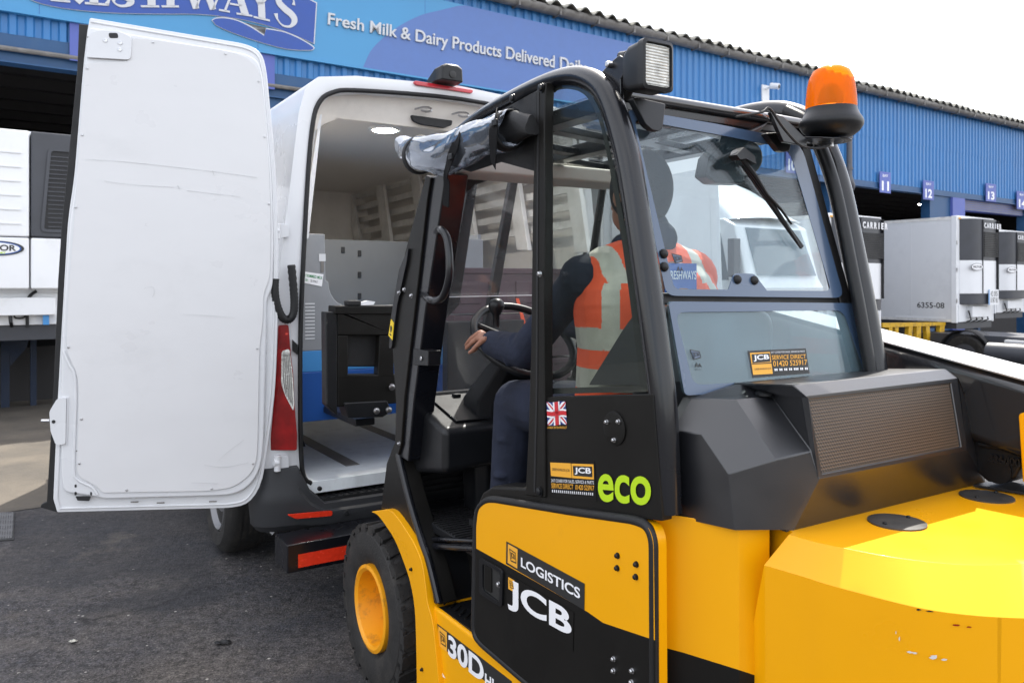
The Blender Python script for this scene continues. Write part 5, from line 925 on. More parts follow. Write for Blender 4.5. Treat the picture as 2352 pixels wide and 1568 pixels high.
nx = -L.x; xo = -.0045
def sticker(name, bgpx, conv, fill, items, par, x=xo):
    """items: (kind, px quad tl tr br bl, text or None, material, bold)"""
    mb = MB(); q = lambda pts, x_: [L.side(u, v, x_) for u, v in conv(pts)]
    if bgpx: mb.prism(q(bgpx, x), nx * .0006, fill)
    lv = 1
    for it in items:
        tl, tr, br, bl = it[0]; lv_x = x - .0008 - .0005 * it[4] if len(it) > 4 else x - .0008
        if it[1] is None: mb.prism(q([bl, br, tr, tl], lv_x), nx * .0003, it[2])
        else: text_quad(mb, it[1], q([bl, br, tr, tl], lv_x), nx, 0, it[2], it[3])
    return mb.build(name, par)
def slogo(tl, tr, br, bl, lv):
    """little framed slanted letters used as the maker's badge"""
    q = [Vector(bl), Vector(br), Vector(tr), Vector(tl)]
    def at(a, b): 
        r_ = (q[0] * (1 - a) + q[1] * a) * (1 - b) + (q[3] * (1 - a) + q[2] * a) * b; return (r_.x, r_.y)
    fr = [at(.14, .80), at(.78, .76), at(.90, .22), at(.30, .18)]; inn = [at(.22, .74), at(.74, .70), at(.83, .28), at(.34, .25)]
    return [(fr, None, M['black'], 0, lv + 1), (inn, None, M['decy'], 0, lv + 2), ([at(.24, .70), at(.72, .64), at(.80, .32), at(.36, .32)], 'JCB', M['black'], .02, lv + 3)]
GRN = 'GREENSHIELDS JCB'
sticker('service_sticker', [(1347, 125), (1645, 140), (1660, 395), (1352, 362)], p, M['panel'], [
    ([(1358, 143), (1490, 149), (1497, 243), (1363, 230)], None, M['decy'], 0, 0), ([(1495, 150), (1637, 155), (1640, 253), (1500, 244)], None, M['decy'], 0, 0),
    ([(1369, 178), (1483, 186), (1484, 206), (1370, 200)], GRN, M['black'], .0, 1), ([(1504, 165), (1628, 170), (1630, 238), (1508, 228)], None, M['black'], 0, 1),
    ([(1516, 174), (1622, 177), (1624, 228), (1517, 220)], 'JCB', M['whitet'], .03, 2),
    ([(1366, 249), (1641, 262), (1641, 287), (1366, 272)], '24/7 COVER FOR SALES, SERVICE & PARTS', M['whitet'], .0, 1),
    ([(1367, 276), (1508, 284), (1508, 316), (1368, 308)], 'SERVICE DIRECT', M['decy'], .01, 1), ([(1522, 286), (1643, 292), (1643, 325), (1522, 318)], '01420 525917', M['decy'], .01, 1)]
    + [([(1372 + k * 39, 318 + k * 3), (1402 + k * 39, 320 + k * 3), (1402 + k * 39, 338 + k * 3), (1372 + k * 39, 335 + k * 3)], '- - -', M['whitet'], 0, 1) for k in range(7)], sp)
mb = MB(); text_quad(mb, 'eco', [L.side(u, v, -.0055) for u, v in p([(1668, 393), (2010, 424), (2010, 236), (1668, 214)])], nx, 0, M['lime'], .022); mb.build('green_lettering', sp)
# flag sticker
fq = [(1219, 508), (1371, 508), (1361, 326), (1211, 326)]
def fa(a, b): 
    q = [Vector(t) for t in fq]; r_ = (q[0] * (1 - a) + q[1] * a) * (1 - b) + (q[3] * (1 - a) + q[2] * a) * b; return (r_.x, r_.y + 5 * math.sin(a * 6))
def band(a0, b0, a1, b1, w, lv, m, n=8):
    dx, dy = a1 - a0, b1 - b0; l = math.hypot(dx, dy); px_, py_ = -dy / l * w / 2, dx / l * w / 2; out = []
    P1 = [fa(min(1, max(0, a0 + dx * t / n + px_)), min(1, max(0, b0 + dy * t / n + py_))) for t in range(n + 1)]; P2 = [fa(min(1, max(0, a0 + dx * t / n - px_)), min(1, max(0, b0 + dy * t / n - py_))) for t in range(n + 1)]
    return P1 + P2[::-1], lv, m
mb = MB()
for poly, lv, m_ in [band(0, .5, 1, .5, 2, 0, M['flagb']), band(0, 0, 1, 1, .22, 1, M['whitet']), band(0, 1, 1, 0, .22, 1, M['whitet']), band(0, -.03, 1, .97, .07, 2, M['flagr']), band(0, 1.03, 1, .03, .07, 2, M['flagr']),
                     band(.5, 0, .5, 1, .34, 3, M['whitet']), band(0, .5, 1, .5, .34, 3, M['whitet']), band(.5, 0, .5, 1, .19, 4, M['flagr']), band(0, .5, 1, .5, .19, 4, M['flagr'])]:
    mb.face([L.side(u, v, xo - .0006 - .0006 * lv) for u, v in p5(poly)], m_)
text_quad(mb, 'A GREAT BRITISH PRODUCT', [L.side(u, v, xo - .001) for u, v in p5([(1222, 536), (1373, 536), (1373, 518), (1222, 518)])], nx, 0, M['decy'], .01); mb.build('flag_sticker', sp)
# -- engine door
dl = p([(868, 1245), (880, 560), (892, 440), (950, 384), (1010, 384), (1500, 462), (1905, 517), (1990, 550), (2026, 640), (2034, 2100), (1700, 1990), (1240, 1588), (905, 1302)])
dl = rc(dl, [22, 0, 26, 20, 6, 0, 14, 16, 20, 0, 0, 0, 16], 4)
split = p([(880, 698), (1250, 905), (1600, 1108), (1700, 1178), (2034, 1290)])
mb = MB(); P = S(dl, -.02); mb.prism([q + L.x * .003 for q in P], L.x * .035, M['yellow'])
# face split: upper yellow, lower black, by the slanted stripe
def yline(u):
    for a, b in zip(split, split[1:]):
        if a[0] <= u <= b[0]: return a[1] + (b[1] - a[1]) * (u - a[0]) / (b[0] - a[0])
    return split[0][1] if u < split[0][0] else split[-1][1]
up = [q for q in dl if q[1] < yline(q[0])]; lo = [q for q in dl if q[1] >= yline(q[0])]
iu = [i for i, q in enumerate(dl) if q[1] < yline(q[0])]; mid = [(u, v) for u, v in split]
def order(poly): 
    i0 = next(i for i in range(len(dl)) if (dl[i] in poly) and (dl[i - 1] not in poly)); return [dl[(i0 + k) % len(dl)] for k in range(len(poly))]
ou, ol = order(up), order(lo); ml = mid if abs(mid[0][0] - ou[-1][0]) < abs(mid[-1][0] - ou[-1][0]) else mid[::-1]
mb.face(S(ou + ml, -.02), M['yellow']); mb.face(S(ol + ml[::-1], -.02), M['panel']); dr = mb.build('engine_door', lift)
mb = MB(); mb.tube([q for q in S(dl + dl[:1], -.012)], .0115, M['rubber'], 10); mb.build('door_seal', dr, ang=60)
xd = -.0212
sticker('logistics_sticker', [(1075, 652), (1580, 925), (1578, 1095), (1073, 797)], p, M['black'], [([(1085, 668), (1147, 703), (1145, 828), (1083, 790)], None, M['decy'], 0, 0), ([(1170, 753), (1553, 956), (1552, 1025), (1170, 815)], 'LOGISTICS', M['whitet'], .022, 0)] + slogo((1085, 668), (1147, 703), (1145, 828), (1083, 790), 0), dr, xd)
sticker('maker_sticker', [(1078, 858), (1510, 1108), (1505, 1362), (1076, 1080)], p, M['panel'], [([(1085, 885), (1497, 1102), (1497, 1320), (1085, 1085)], 'JCB', M['whitet'], .03, 0), ([(1087, 882), (1127, 905), (1127, 980), (1087, 958)], None, M['decy'], 0, 1)] + slogo((1087, 882), (1127, 905), (1127, 980), (1087, 958), 1), dr, xd)
sticker('model_sticker', [(628, 1183), (1110, 1555), (1110, 1690), (630, 1310)], p, M['black'], [([(635, 1198), (690, 1240), (690, 1368), (635, 1320)], None, M['decy'], 0, 0), ([(700, 1248), (930, 1425), (930, 1574), (700, 1385)], '30D', M['whitet'], .03, 0), ([(938, 1500), (1015, 1556), (1015, 1640), (938, 1580)], 'HL', M['whitet'], .03, 0)] + slogo((635, 1198), (690, 1240), (690, 1368), (635, 1320), 0), lift, -.0125)
sticker('paper_label', [(615, 1443), (640, 1462), (680, 1535), (640, 1510)], p, M['whitet'], [], lift, -.0125)
mb = MB(); hq = rc(p([(908, 752), (1060, 835), (1055, 1078), (908, 985)]), 10); hi = rc(p([(930, 790), (1042, 852), (1038, 1045), (930, 965)]), 8)
mb.ring(S(hq, xd), S(hi, xd), -L.x * .006, M['blackm']); mb.prism(S(hi, xd), -L.x * .0008, M['black']); mb.prism(S(rc(p([(940, 800), (985, 825), (985, 985), (940, 960)]), 5), xd), -L.x * .004, M['panel']); hd = mb.build('latch_handle', dr, bevel=.002)
bolt(L.side(*p([(1028, 930)])[0], xd), -L.x, .007, M['steel'], 'lock', hd)
for u, v in p([(1795, 744), (1793, 824), (1916, 800), (1913, 881)]): bolt(L.side(u, v, -.02), -L.x, .0055, M['blackm'], 'bolt', dr)
for u, v in p([(1770, 1410), (1770, 1486), (1890, 1486), (1887, 1560)]): bolt(L.side(u, v, -.02), -L.x, .005, M['steel'], 'bolt', dr)
# -- rear body panel (facets) with stripe
zt = 1.095
pk = [(.02, .02), (.07, -.05), (.128, -.165), (.20, -.19)]
def facet(u, v, i): return L.vp(u, v, pk[i], pk[i + 1])
mb = MB()
tops = [L.w(a, b, zt + .012) for a, b in pk]; bots = [L.w(a, b, .30) for a, b in pk]
mids = []
for i, (u, v) in enumerate(((1510, 1480), (1556, 1494), (1690, 1538), (1760, 1562))): 
    q = facet(u, v, min(i, 2)); mids.append(L.w(pk[i][0], pk[i][1], q.z))
back = [L.w(.4, .05, zt + .012), L.w(.3, .05, zt + .012)]
mb.grid([tops, mids], M['yellow']); mb.grid([mids, bots], M['panel']); mb.face(tops + [L.w(.4, -.1, zt + .012), L.w(.4, .05, zt + .012)], M['panel']); mb.build('rear_side_panel', lift, bevel=.004, solid=.01)
# -- counterweight
cpx = smooth([(1812, 1227), (1880, 1246), (1944, 1259), (2066, 1281), (2214, 1296), (2352, 1294), (2470, 1286)], 4)
loc = lambda q: L.loc(q)
tp = [loc(L.top(u, v, zt)) for u, v in cpx]
lp = [loc(L.top(u, v, zt - .062)) for u, v in smooth([(1755, 1297), (1840, 1322), (1921, 1347), (2105, 1394), (2230, 1412), (2352, 1419), (2480, 1420)], 4)]
sym = lambda pts: pts + [(pts[-1][0] + a, pts[-1][1] + b, pts[-1][2]) for a, b in ((.13, -.008), (.26, .04), (.38, .15), (.46, .30), (.48, .42))]
T_ = smooth(sym(tp), 3); Lw = smooth(sym(lp), 3)
mb = MB(); T3 = [L.w(*q) for q in T_]; L3 = [L.w(*q) for q in Lw]
D1 = [L.w(q[0] + .012 * (q[0] < .3), q[1] + .006, .55) for q in Lw]; D2 = [L.w(q[0] + .03 * (q[0] < .3), q[1] + .03, .22) for q in Lw]
ba = [L.w(.24, .03, zt), L.w(1.12, .03, zt)]
I3 = [q + (L.w(.66, -.1, zt) - q) * .05 for q in T3]
mb.grid([I3, T3, L3, D1, D2], M['yellow']); mb.face(I3[::-1] + ba, M['yellow']); mb.face([L.w(.24, .03, zt), I3[0], T3[0], L3[0], D1[0], D2[0], L.w(.24, .03, .22)], M['yellow']); mb.face([L.w(1.12, .03, zt), L.w(1.12, .03, .22), D2[-1], D1[-1], L3[-1], T3[-1], I3[-1]], M['yellow']); mb.face(D2 + [L.w(1.12, .03, .22), L.w(.24, .03, .22)], M['yellow'])
cw = mb.build('counterweight', lift, bevel=.012, seg=3, ang=60)
M['cover'] = mat('cover_plate', (.035, .033, .031), .5, var=.25, scale=20, dirt=(.10, .09, .08), dscale=12, dmin=.5, dmax=.75, damt=.5)
for (u, v), rx in (((2060, 1200), .062), ((2266, 1141), .062)):
    c_ = L.top(u, v, zt); mb = MB(); mb.disc(c_, Z, rx, .005, M['cover'], 32); cvr = mb.build('lifting_hole_cover', cw)
    for s_ in (-1, 1): bolt(c_ + L.x * .045 * s_ + Z * .0005, Z, .005, M['blackm'], 'screw', cvr)
# scrapes: bare chips in the paint, a shell a hair proud of the skirt
def chip(pts, m):
    mb = MB()
    for (u, v), r_ in pts:
        n_ = 11; best = None; r_ = (r_[0] * .6, r_[1] * .6)
        for i in range(len(Lw) - 1):
            q = L.vp(u, v, (Lw[i][0], Lw[i][1] - .004), (Lw[i + 1][0], Lw[i + 1][1] - .004)); lq = L.loc(q)
            if min(Lw[i][0], Lw[i + 1][0]) <= lq[0] <= max(Lw[i][0], Lw[i + 1][0]): best = i; break
        if best is None: continue
        A_, B_ = Lw[best], Lw[best + 1]
        mb.face([L.vp(u + math.cos(2 * math.pi * k / n_) * r_[0] * random.uniform(.35, 1.25), v + math.sin(2 * math.pi * k / n_) * r_[1] * random.uniform(.6, 1.2), (A_[0], A_[1] - .005), (B_[0], B_[1] - .005)) for k in range(n_)], m)
    mb.build('paint_chip', cw)
chip([((2058, 1452), (3, 8)), ((2066, 1466), (3, 10)), ((2090, 1497), (14, 5)), ((2102, 1499), (8, 4)), ((2145, 1508), (24, 8)), ((2170, 1514), (12, 5))], M['alu']); chip([((2196, 1435), (18, 4)), ((2225, 1439), (12, 3))], M['redlens']); chip([((2110, 1399), (12, 4)), ((2135, 1403), (16, 4))], M['blackm'])
# -- hood
K = lambda u, v: L.vp(u, v, (.07, -.031), (.112, -.17)); J = lambda u, v: L.vp(u, v, (.112, -.17), (.2026, -.222)); Q = lambda u, v, y=-.232: L.rear(u, v, y)
hp_ = {}
a_, b_, c_, d_, e_, f_, g_, h_, i_, j_, k_, l_, m_, n_ = ph([(150, 400), (285, 415), (240, 250), (445, 255), (605, 240), (410, 600), (630, 535), (785, 495), (440, 860), (660, 858), (170, 800), (712, 862), (1600, 645), (1560, 385)])
a3, b3, f3, i3, k3 = K(*a_), K(*b_), K(*f_), K(*i_), K(*k_)
c3, d3, e3 = L.top(*c_, 1.37), L.top(*d_, 1.37), L.top(*e_, 1.37); g3 = J(g_[0], g_[1]); h3 = L.rear(*h_, -.195); j3 = J(*j_); l3 = L.rear(*l_, -.226)
r1 = L.rear(*m_, -.226); r2 = L.rear(*n_, -.19); fr = lambda q, y=.0: L.w(L.loc(q)[0], y, L.loc(q)[2])
M['hoodm'] = mat('hood_moulding', (.009, .0095, .012), .34, var=.1, scale=10, bump=.05, bscale=500, spec=.95, dirt=(.045, .04, .036), dscale=4, dmin=.58, dmax=.85, damt=.35)
mb = MB(); HM = M['hoodm']
XB = .272; HS = lambda u, v: L.side(u, v, XB)
sA, sB, sC, sD, sE = HS(1686, 905), HS(1707, 882), HS(1821, 883), HS(1848.6, 909.6), HS(1863, 1035); GD = HS(1881, 1100); h3 = sE
yD, zD = L.loc(sD)[1], L.loc(sD)[2]; yG, zG = L.loc(GD)[1], L.loc(GD)[2]
GP = lambda u, v, d=0.0: L.lean(u, v, zG, yG - d, zD, yD - d)
rD, rG = GP(2200, 868), GP(2222, 1033); XR_ = L.loc(rD)[0]; rC = L.w(XR_, L.loc(sC)[1], L.loc(sC)[2]); rB = L.w(XR_, -.02, L.loc(sB)[2]); sBk = L.w(XB, -.02, L.loc(sB)[2])
for f in ([k3, a3, b3, f3, i3], [a3, c3, d3, b3], [b3, d3, g3, f3], [d3, e3, h3, g3], [f3, g3, j3, i3], [g3, h3, GD, l3, j3]): mb.face(f, HM)
mb.face([sA, sB, sC, sD, sE, e3], HM); mb.face([sE, sD, GD], HM); mb.face([sB, sBk, rB, rC, sC], HM); mb.face([sC, rC, rD, sD], HM)
mb.face([GD, rG, r1, l3], HM); mb.face([rD, rG, r1, r2], HM); mb.face([rC, rB, fr(r2), r2, rD], HM)
mb.ring([sD, rD, rG, GD], [GP(u, v) for u, v in ((1859, 916), (2184, 880), (2208, 1026), (1889, 1088))], L.y * .012, HM)
mb.face([k3, fr(k3), fr(a3), a3], HM); mb.face([sA, e3, d3, c3, fr(c3), L.w(L.loc(sA)[0], -.0, 1.39), sBk, sB], HM); mb.face([a3, fr(a3), fr(c3), c3], HM)
hood = mb.build('rear_hood', lift, bevel=.006, seg=2, ang=18)
# perforated grille: plate with a hex hole pattern in its material
gm = bpy.data.materials.new('perforated_mesh'); gm.use_nodes = True; n = gm.node_tree; b = n.nodes['Principled BSDF']; b.inputs['Roughness'].default_value = .45
tcx = n.nodes.new('ShaderNodeUVMap'); vo = n.nodes.new('ShaderNodeTexVoronoi'); vo.inputs['Scale'].default_value = 1; vo.inputs['Randomness'].default_value = 0
n.links.new(tcx.outputs[0], vo.inputs['Vector']); rp = n.nodes.new('ShaderNodeMapRange'); rp.inputs[1].default_value = .36; rp.inputs[2].default_value = .44; n.links.new(vo.outputs['Distance'], rp.inputs[0])
mxx = n.nodes.new('ShaderNodeMix'); mxx.data_type = 'RGBA'; mxx.inputs[6].default_value = (.02, .016, .012, 1); mxx.inputs[7].default_value = (.115, .084, .06, 1); n.links.new(rp.outputs[0], mxx.inputs[0]); n.links.new(mxx.outputs[2], b.inputs['Base Color'])
bp = n.nodes.new('ShaderNodeBump'); bp.inputs['Strength'].default_value = .6; bp.inputs['Distance'].default_value = .003; n.links.new(rp.outputs[0], bp.inputs['Height']); n.links.new(bp.outputs[0], b.inputs['Normal'])
mb = MB(); gq = [GP(u, v, -.005) for u, v in ((1885, 1094), (2214, 1031), (2190, 874), (1854, 912))]; mb.face(gq, gm); go = mb.build('grille', hood)
uv = go.data.uv_layers.new(name='UVMap')
for lp_ in go.data.loops:
    co = Vector(go.data.vertices[lp_.vertex_index].co) + L.o; lc = L.loc(co); uv.data[lp_.index].uv = (lc[0] / .0085 + .5 * lc[2] / .0072, lc[2] / .0072)
mb = MB(); cc = L.top(1756, 907, 1.372); mb.lathe(cc, Z, [(.025, 0), (.025, .006), (.018, .012), (.001, .012)], M['blackm'], 24); mb.build('filler_cap', hood)
mb = MB(); mb.fbox(L, .215, .98, -.222, .02, zt - .002, zt + .010, M['black']); mb.build('hood_gasket', hood)
# -- rear windows
uo = [(1440, 250), (1640, 284), (1838, 324), (1938, 684), (1530, 679)]; uo = rc(uo, [18, 0, 40, 22, 22], 5)
ui = rc([(1456, 274), (1640, 308), (1812, 342), (1908, 668), (1741, 667), (1736, 629), (1684, 627), (1672, 665), (1548, 664)], [14, 0, 30, 14, 4, 12, 12, 4, 16], 5)
mb = MB(); mb.prism(LGs(uo), L.y * .006, M['gl_rear']); uw = mb.build('upper_rear_window', lift)
M['frit'] = mat('window_border_enamel', (.05, .085, .15), .25, var=.05, coat=.6)  # the blue puts the sky's reflection into the enamel's base colour
def border(outer, inner_px, d, par):
    # ring from outline to inner outline by nearest resampling around the centre
    c_ = Vector((sum(q[0] for q in inner_px) / len(inner_px), sum(q[1] for q in inner_px) / len(inner_px))); n_ = 120
    def hit(poly, a):
        dx, dy = math.cos(a), math.sin(a); best = 0
        for q0, q1 in zip(poly, poly[1:] + poly[:1]):
            ex, ey = q1[0] - q0[0], q1[1] - q0[1]; det = dx * (-ey) - dy * (-ex)
            if abs(det) < 1e-9: continue
            rx, ry = q0[0] - c_.x, q0[1] - c_.y; t = (rx * (-ey) - ry * (-ex)) / det; s_ = (dx * ry - dy * rx) / det
            if t > 0 and -1e-6 <= s_ <= 1 + 1e-6: best = max(best, t) if best == 0 else min(best, t)
        return (c_.x + dx * best, c_.y + dy * best)
    angs = sorted([2 * math.pi * k / n_ for k in range(n_)] + [math.atan2(q[1] - c_.y, q[0] - c_.x) % (2 * math.pi) for q in inner_px + outer])
    O = [hit(outer, a) for a in angs]; I = [hit(inner_px, a) for a in angs]
    mb = MB(); mb.ring(LGs(O, d), LGs(I, d), -L.y * .0015, M['frit']); mb.build('glass_border', par)
border(uo, ui, .001, uw)
lo_ = rc([(1534, 692), (1965, 696), (2016, 880), (1572, 908)], 12, 4); li = rc([(1550, 717), (1936, 712), (1988, 862), (1592, 884)], 22, 4)
mb = MB(); mb.prism(LGs(lo_), L.y * .006, M['gl_low']); lw = mb.build('lower_rear_window', lift); border(lo_, li, .001, lw)
# cross rail behind the gap and side frames
mb = MB(); mb.prism(LGs([(1520, 672), (1945, 678), (1950, 704), (1525, 700)], -.012), L.y * .03, M['rubber']); mb.prism(LGs([(1838, 320), (1862, 340), (2004, 860), (1978, 860), (1930, 690)], -.004), L.y * .03, M['rubber']); mb.build('rear_window_frame', lift, bevel=.004)
for u, v in ((1523, 583), (1524, 613), (1692, 642), (1731, 644)):
    mb = MB(); mb.lathe(LG(u, v, .002), -L.y, [(.012, 0), (.012, .004), (.009, .009), (.001, .011)], M['rubber'], 14); mb.build('hinge_bolt', uw, ang=60)
ng = -L.y
def gst(name, items, par, d=.0005):
    mb = MB()
    for (tl, tr, br, bl), tx, m__, off_, lv in items:
        dd = d + .0006 * lv; qq = LGs(pc([bl, br, tr, tl]), dd)
        if tx is None: mb.prism(qq, ng * .0003, m__)
        else: text_quad(mb, tx, qq, ng, 0, m__, off_)
    mb.build(name, par)
gst('service_sticker', [([(1393, 825), (1750, 810), (1773, 962), (1425, 990)], None, M['black'], 0, 0), ([(1408, 838), (1530, 832), (1548, 965), (1428, 972)], None, M['decy'], 0, 1), ([(1418, 846), (1528, 839), (1533, 891), (1424, 900)], None, M['black'], 0, 2),
    ([(1426, 852), (1522, 846), (1526, 884), (1430, 891)], 'JCB', M['whitet'], .03, 3), ([(1420, 903), (1540, 896), (1541, 902), (1421, 908)], None, M['black'], 0, 2), ([(1434, 932), (1535, 926), (1537, 940), (1436, 946)], GRN, M['black'], 0, 2),
    ([(1533, 829), (1742, 822), (1743, 835), (1535, 842)], '24/7 COVER FOR SALES, SERVICE & PARTS', M['whitet'], 0, 1), ([(1540, 852), (1748, 846), (1750, 871), (1542, 879)], 'SERVICE DIRECT', M['decy'], .01, 1), ([(1547, 887), (1755, 878), (1757, 911), (1550, 921)], '01420 525917', M['decy'], .01, 1),
    ([(1556, 934), (1760, 926), (1761, 940), (1558, 948)], '-- -- -- -- --- -- --', M['whitet'], 0, 1)], lw)
def stamp(o, par):
    gst('glass_stamp', [([(o[0], o[1]), (o[0] + 62, o[1] + 14), (o[0] + 72, o[1] + 52), (o[0] + 24, o[1] + 66)], None, M['black'], 0, 0), ([(o[0] + 7, o[1] + 7), (o[0] + 57, o[1] + 19), (o[0] + 66, o[1] + 48), (o[0] + 28, o[1] + 59)], None, M['frit'], 0, 1), ([(o[0] + 14, o[1] + 14), (o[0] + 57, o[1] + 24), (o[0] + 62, o[1] + 46), (o[0] + 27, o[1] + 54)], 'JCB', M['black'], .02, 2),
        ([(o[0] + 30, o[1] + 78), (o[0] + 72, o[1] + 90), (o[0] + 74, o[1] + 110), (o[0] + 32, o[1] + 110)], 'AA', M['black'], .04, 0), ([(o[0] + 30, o[1] + 120), (o[0] + 70, o[1] + 122), (o[0] + 70, o[1] + 128), (o[0] + 30, o[1] + 127)], '43R-00', M['black'], 0, 0)], par)
stamp((926, 228), uw); stamp((1038, 815), lw)
# hinges of the upper window
for q in ([(280, 520), (300, 515), (455, 550), (440, 680), (420, 697), (385, 690), (350, 660)], [(985, 705), (1070, 700), (1120, 760), (1112, 800), (1085, 806), (1060, 800)]):
    mb = MB(); mb.prism(LGs(rc(pr(q), 4, 2), .03), L.y * .022, M['blackm']); h = mb.build('window_hinge', uw, bevel=.003)
# wiper
mb = MB(); piv = LG(1690, 356, .03); mb.tube([LG(1690, 356, .0), piv], .014, M['steel'], 12)
mb.prism(LGs(pr([(830, 820), (870, 780), (925, 825), (935, 870), (900, 850), (880, 840), (850, 845)]), .045), L.y * .03, M['blackm'])
mb.tube(LGs([(1705, 365), (1735, 405), (1762, 447), (1795, 482), (1818, 515)], .03), [.008, .007, .005, .004, .003], M['blackm'], 8)
mb.tube(LGs([(1712, 382), (1745, 430), (1790, 495), (1832, 558)], .02), [.004, .006, .007, .004], M['blackm'], 8)
mb.stroke(LGs([(1708, 378), (1760, 452), (1800, 508), (1844, 568)], .014), .012, L.y * .006, L.y, M['rubber']); mb.build('wiper', uw, bevel=0, ang=40)
mb = MB()
mb.lathe(LG(1695, 362, -.09), L.x, [(.02, -.09), (.045, -.07), (.05, -.02), (.05, .04), (.04, .06)], M['blackm'], 20)
mb.prism(LGs(pr([(960, 680), (850, 690), (740, 775), (690, 830), (670, 930), (720, 970), (870, 975), (880, 930), (830, 860), (850, 790)]), -.03), L.y * .05, M['blackm']); mb.prism(LGs(pr([(800, 700), (900, 690), (1010, 640), (960, 700), (875, 780), (775, 800)]), -.02), L.y * .04, M['blackm']); mb.build('wiper_motor', uw, bevel=.008, seg=3)
# work lamp
lc = L.w(.085, .07, 2.165); lb = thing_part = None
cL = L.rear(1512, 150, .03); fx = L.x; fy = -L.y
mb = MB(); mb.prism(S(pr([(90, 408), (160, 330), (205, 292), (258, 318), (258, 345), (215, 420), (215, 645), (200, 560), (170, 470)]), .04), L.x * .012, M['blackp']); mb.build('lamp_bracket', lift, bevel=.003)
hw, hh = 62 / FPX * 1.9 / .9 * .62, 56 / FPX * 1.9
def rrect(c, w, h, r, y): return [c + fx * a + Z * b + L.y * y for a, b in [(q[0], q[1]) for q in rc([(-w, -h), (w, -h), (w, h), (-w, h)], r, 4)]]
mb = MB(); W_, H_ = .046, .058
mb.loft([rrect(cL, W_ * .82, H_ * .82, .02, .085), rrect(cL, W_ * .97, H_ * .97, .016, .06), rrect(cL, W_, H_, .014, .02), rrect(cL, W_ * 1.04, H_ * 1.04, .014, .018), rrect(cL, W_ * 1.04, H_ * 1.04, .014, .0), rrect(cL, W_ * .9, H_ * .9, .012, -.003), rrect(cL, W_ * .86, H_ * .86, .012, .008)], M['blackm'])
wl = mb.build('work_lamp', lift, ang=30)
mb = MB(); mb.prism(rrect(cL, W_ * .84, H_ * .84, .010, .004), L.y * .004, M['clearlens'])
for k in range(14):
    zz = -H_ * .78 + k * H_ * 1.56 / 13; mb.tube([cL + fx * (-W_ * .8) + Z * zz + L.y * .004, cL + fx * W_ * .8 + Z * zz + L.y * .004], .0022, M['clearlens'], 6)
mb.build('lamp_lens', wl)
mb = MB(); mb.prism(S(pr([(243, 322), (263, 322), (263, 365), (243, 370)]), .072), -L.x * .001, M['warn']); text_quad(mb, '12 V', [L.side(u, v, .0705) for u, v in pr([(258, 328), (259, 364), (247, 366), (246, 330)])], nx, 0, M['black']); mb.build('voltage_sticker', wl)
mb = MB(); mb.tube(S(pr([(215, 300), (250, 295)]), .06), .012, M['blackm'], 10); mb.tube(S(pr([(240, 400), (262, 470), (235, 520)]), .07), .014, M['rubber'], 10); mb.tube(smooth(S(pr([(236, 520), (230, 560), (250, 590), (300, 585)]), .08), 4), .004, M['rubber'], 6); mb.lathe(L.side(*pr([(165, 345)])[0], .04), -L.x, [(.008, 0), (.008, .014), (.005, .016)], M['steel'], 10); mb.build('lamp_cable', wl)
# beacon
bc = L.rear(1909, 300, .02); B0 = Vector((bc.x, bc.y, 0)); dB = bc.y; zz = lambda v: EYE + (HV - v) / FPX * dB; px_ = lambda r: r / FPX * dB
mb = MB(); mb.lathe(B0 + Z * zz(318), Z, [(px_(30), 0), (px_(38), 0.002), (px_(50), px_(6)), (px_(62), px_(16)), (px_(69), px_(27)), (px_(70), px_(35)), (px_(67), px_(43)), (px_(61), px_(52)), (px_(57), px_(62)), (px_(56), px_(68)), (px_(53), px_(70))], M['blackm'], 36); bcn = mb.build('beacon', lift, ang=40)
am = bpy.data.materials.new('amber_lens'); am.use_nodes = True; n = am.node_tree; b = n.nodes['Principled BSDF']; b.inputs['Base Color'].default_value = (.85, .26, .0, 1); b.inputs['Roughness'].default_value = .12; b.inputs['Coat Weight'].default_value = .2; b.inputs['Specular IOR Level'].default_value = .3; b.inputs['Subsurface Weight'].default_value = .0
tl_ = n.nodes.new('ShaderNodeBsdfTranslucent'); tl_.inputs[0].default_value = (1, .30, .0, 1); tp_ = n.nodes.new('ShaderNodeBsdfTransparent'); tp_.inputs[0].default_value = (1, .46, .02, 1)
m1 = n.nodes.new('ShaderNodeMixShader'); m1.inputs[0].default_value = .35; m2 = n.nodes.new('ShaderNodeMixShader'); m2.inputs[0].default_value = .6
n.links.new(b.outputs[0], m1.inputs[1]); n.links.new(tl_.outputs[0], m1.inputs[2]); n.links.new(m1.outputs[0], m2.inputs[1]); n.links.new(tp_.outputs[0], m2.inputs[2]); n.links.new(m2.outputs[0], n.nodes['Material Output'].inputs[0])
prof = [(px_(55), 0), (px_(56), px_(12)), (px_(55), px_(30)), (px_(52), px_(58)), (px_(48), px_(76)), (px_(40), px_(92)), (px_(25), px_(101)), (px_(3), px_(104))]
mb = MB(); mb.lathe(B0 + Z * zz(256), Z, prof, am, 40); mb.build('amber_dome', bcn, ang=60)
mb = MB(); mb.lathe(B0 + Z * zz(262), Z, [(px_(52), 0), (px_(52), px_(12)), (px_(44), px_(16)), (px_(14), px_(20)), (px_(9), px_(60)), (px_(4), px_(66))], M['gut'], 20); mb.lathe(B0 + Z * zz(225) + L.x * px_(8), (L.x + Z * .2), [(px_(34), -px_(10)), (px_(22), -px_(2)), (px_(5), px_(4))], M['steel'], 20); mb.build('reflector', bcn, ang=50)
mb = MB(); mb.lathe(B0 + Z * zz(326), Z, [(px_(44), 0), (px_(44), px_(3))], M['blackp'], 32); mb.prism([L.rear(u, v, .02) for u, v in ((1770, 258), (1800, 268), (1856, 322), (1852, 336), (1800, 326))], L.y * .012, M['blackp'])
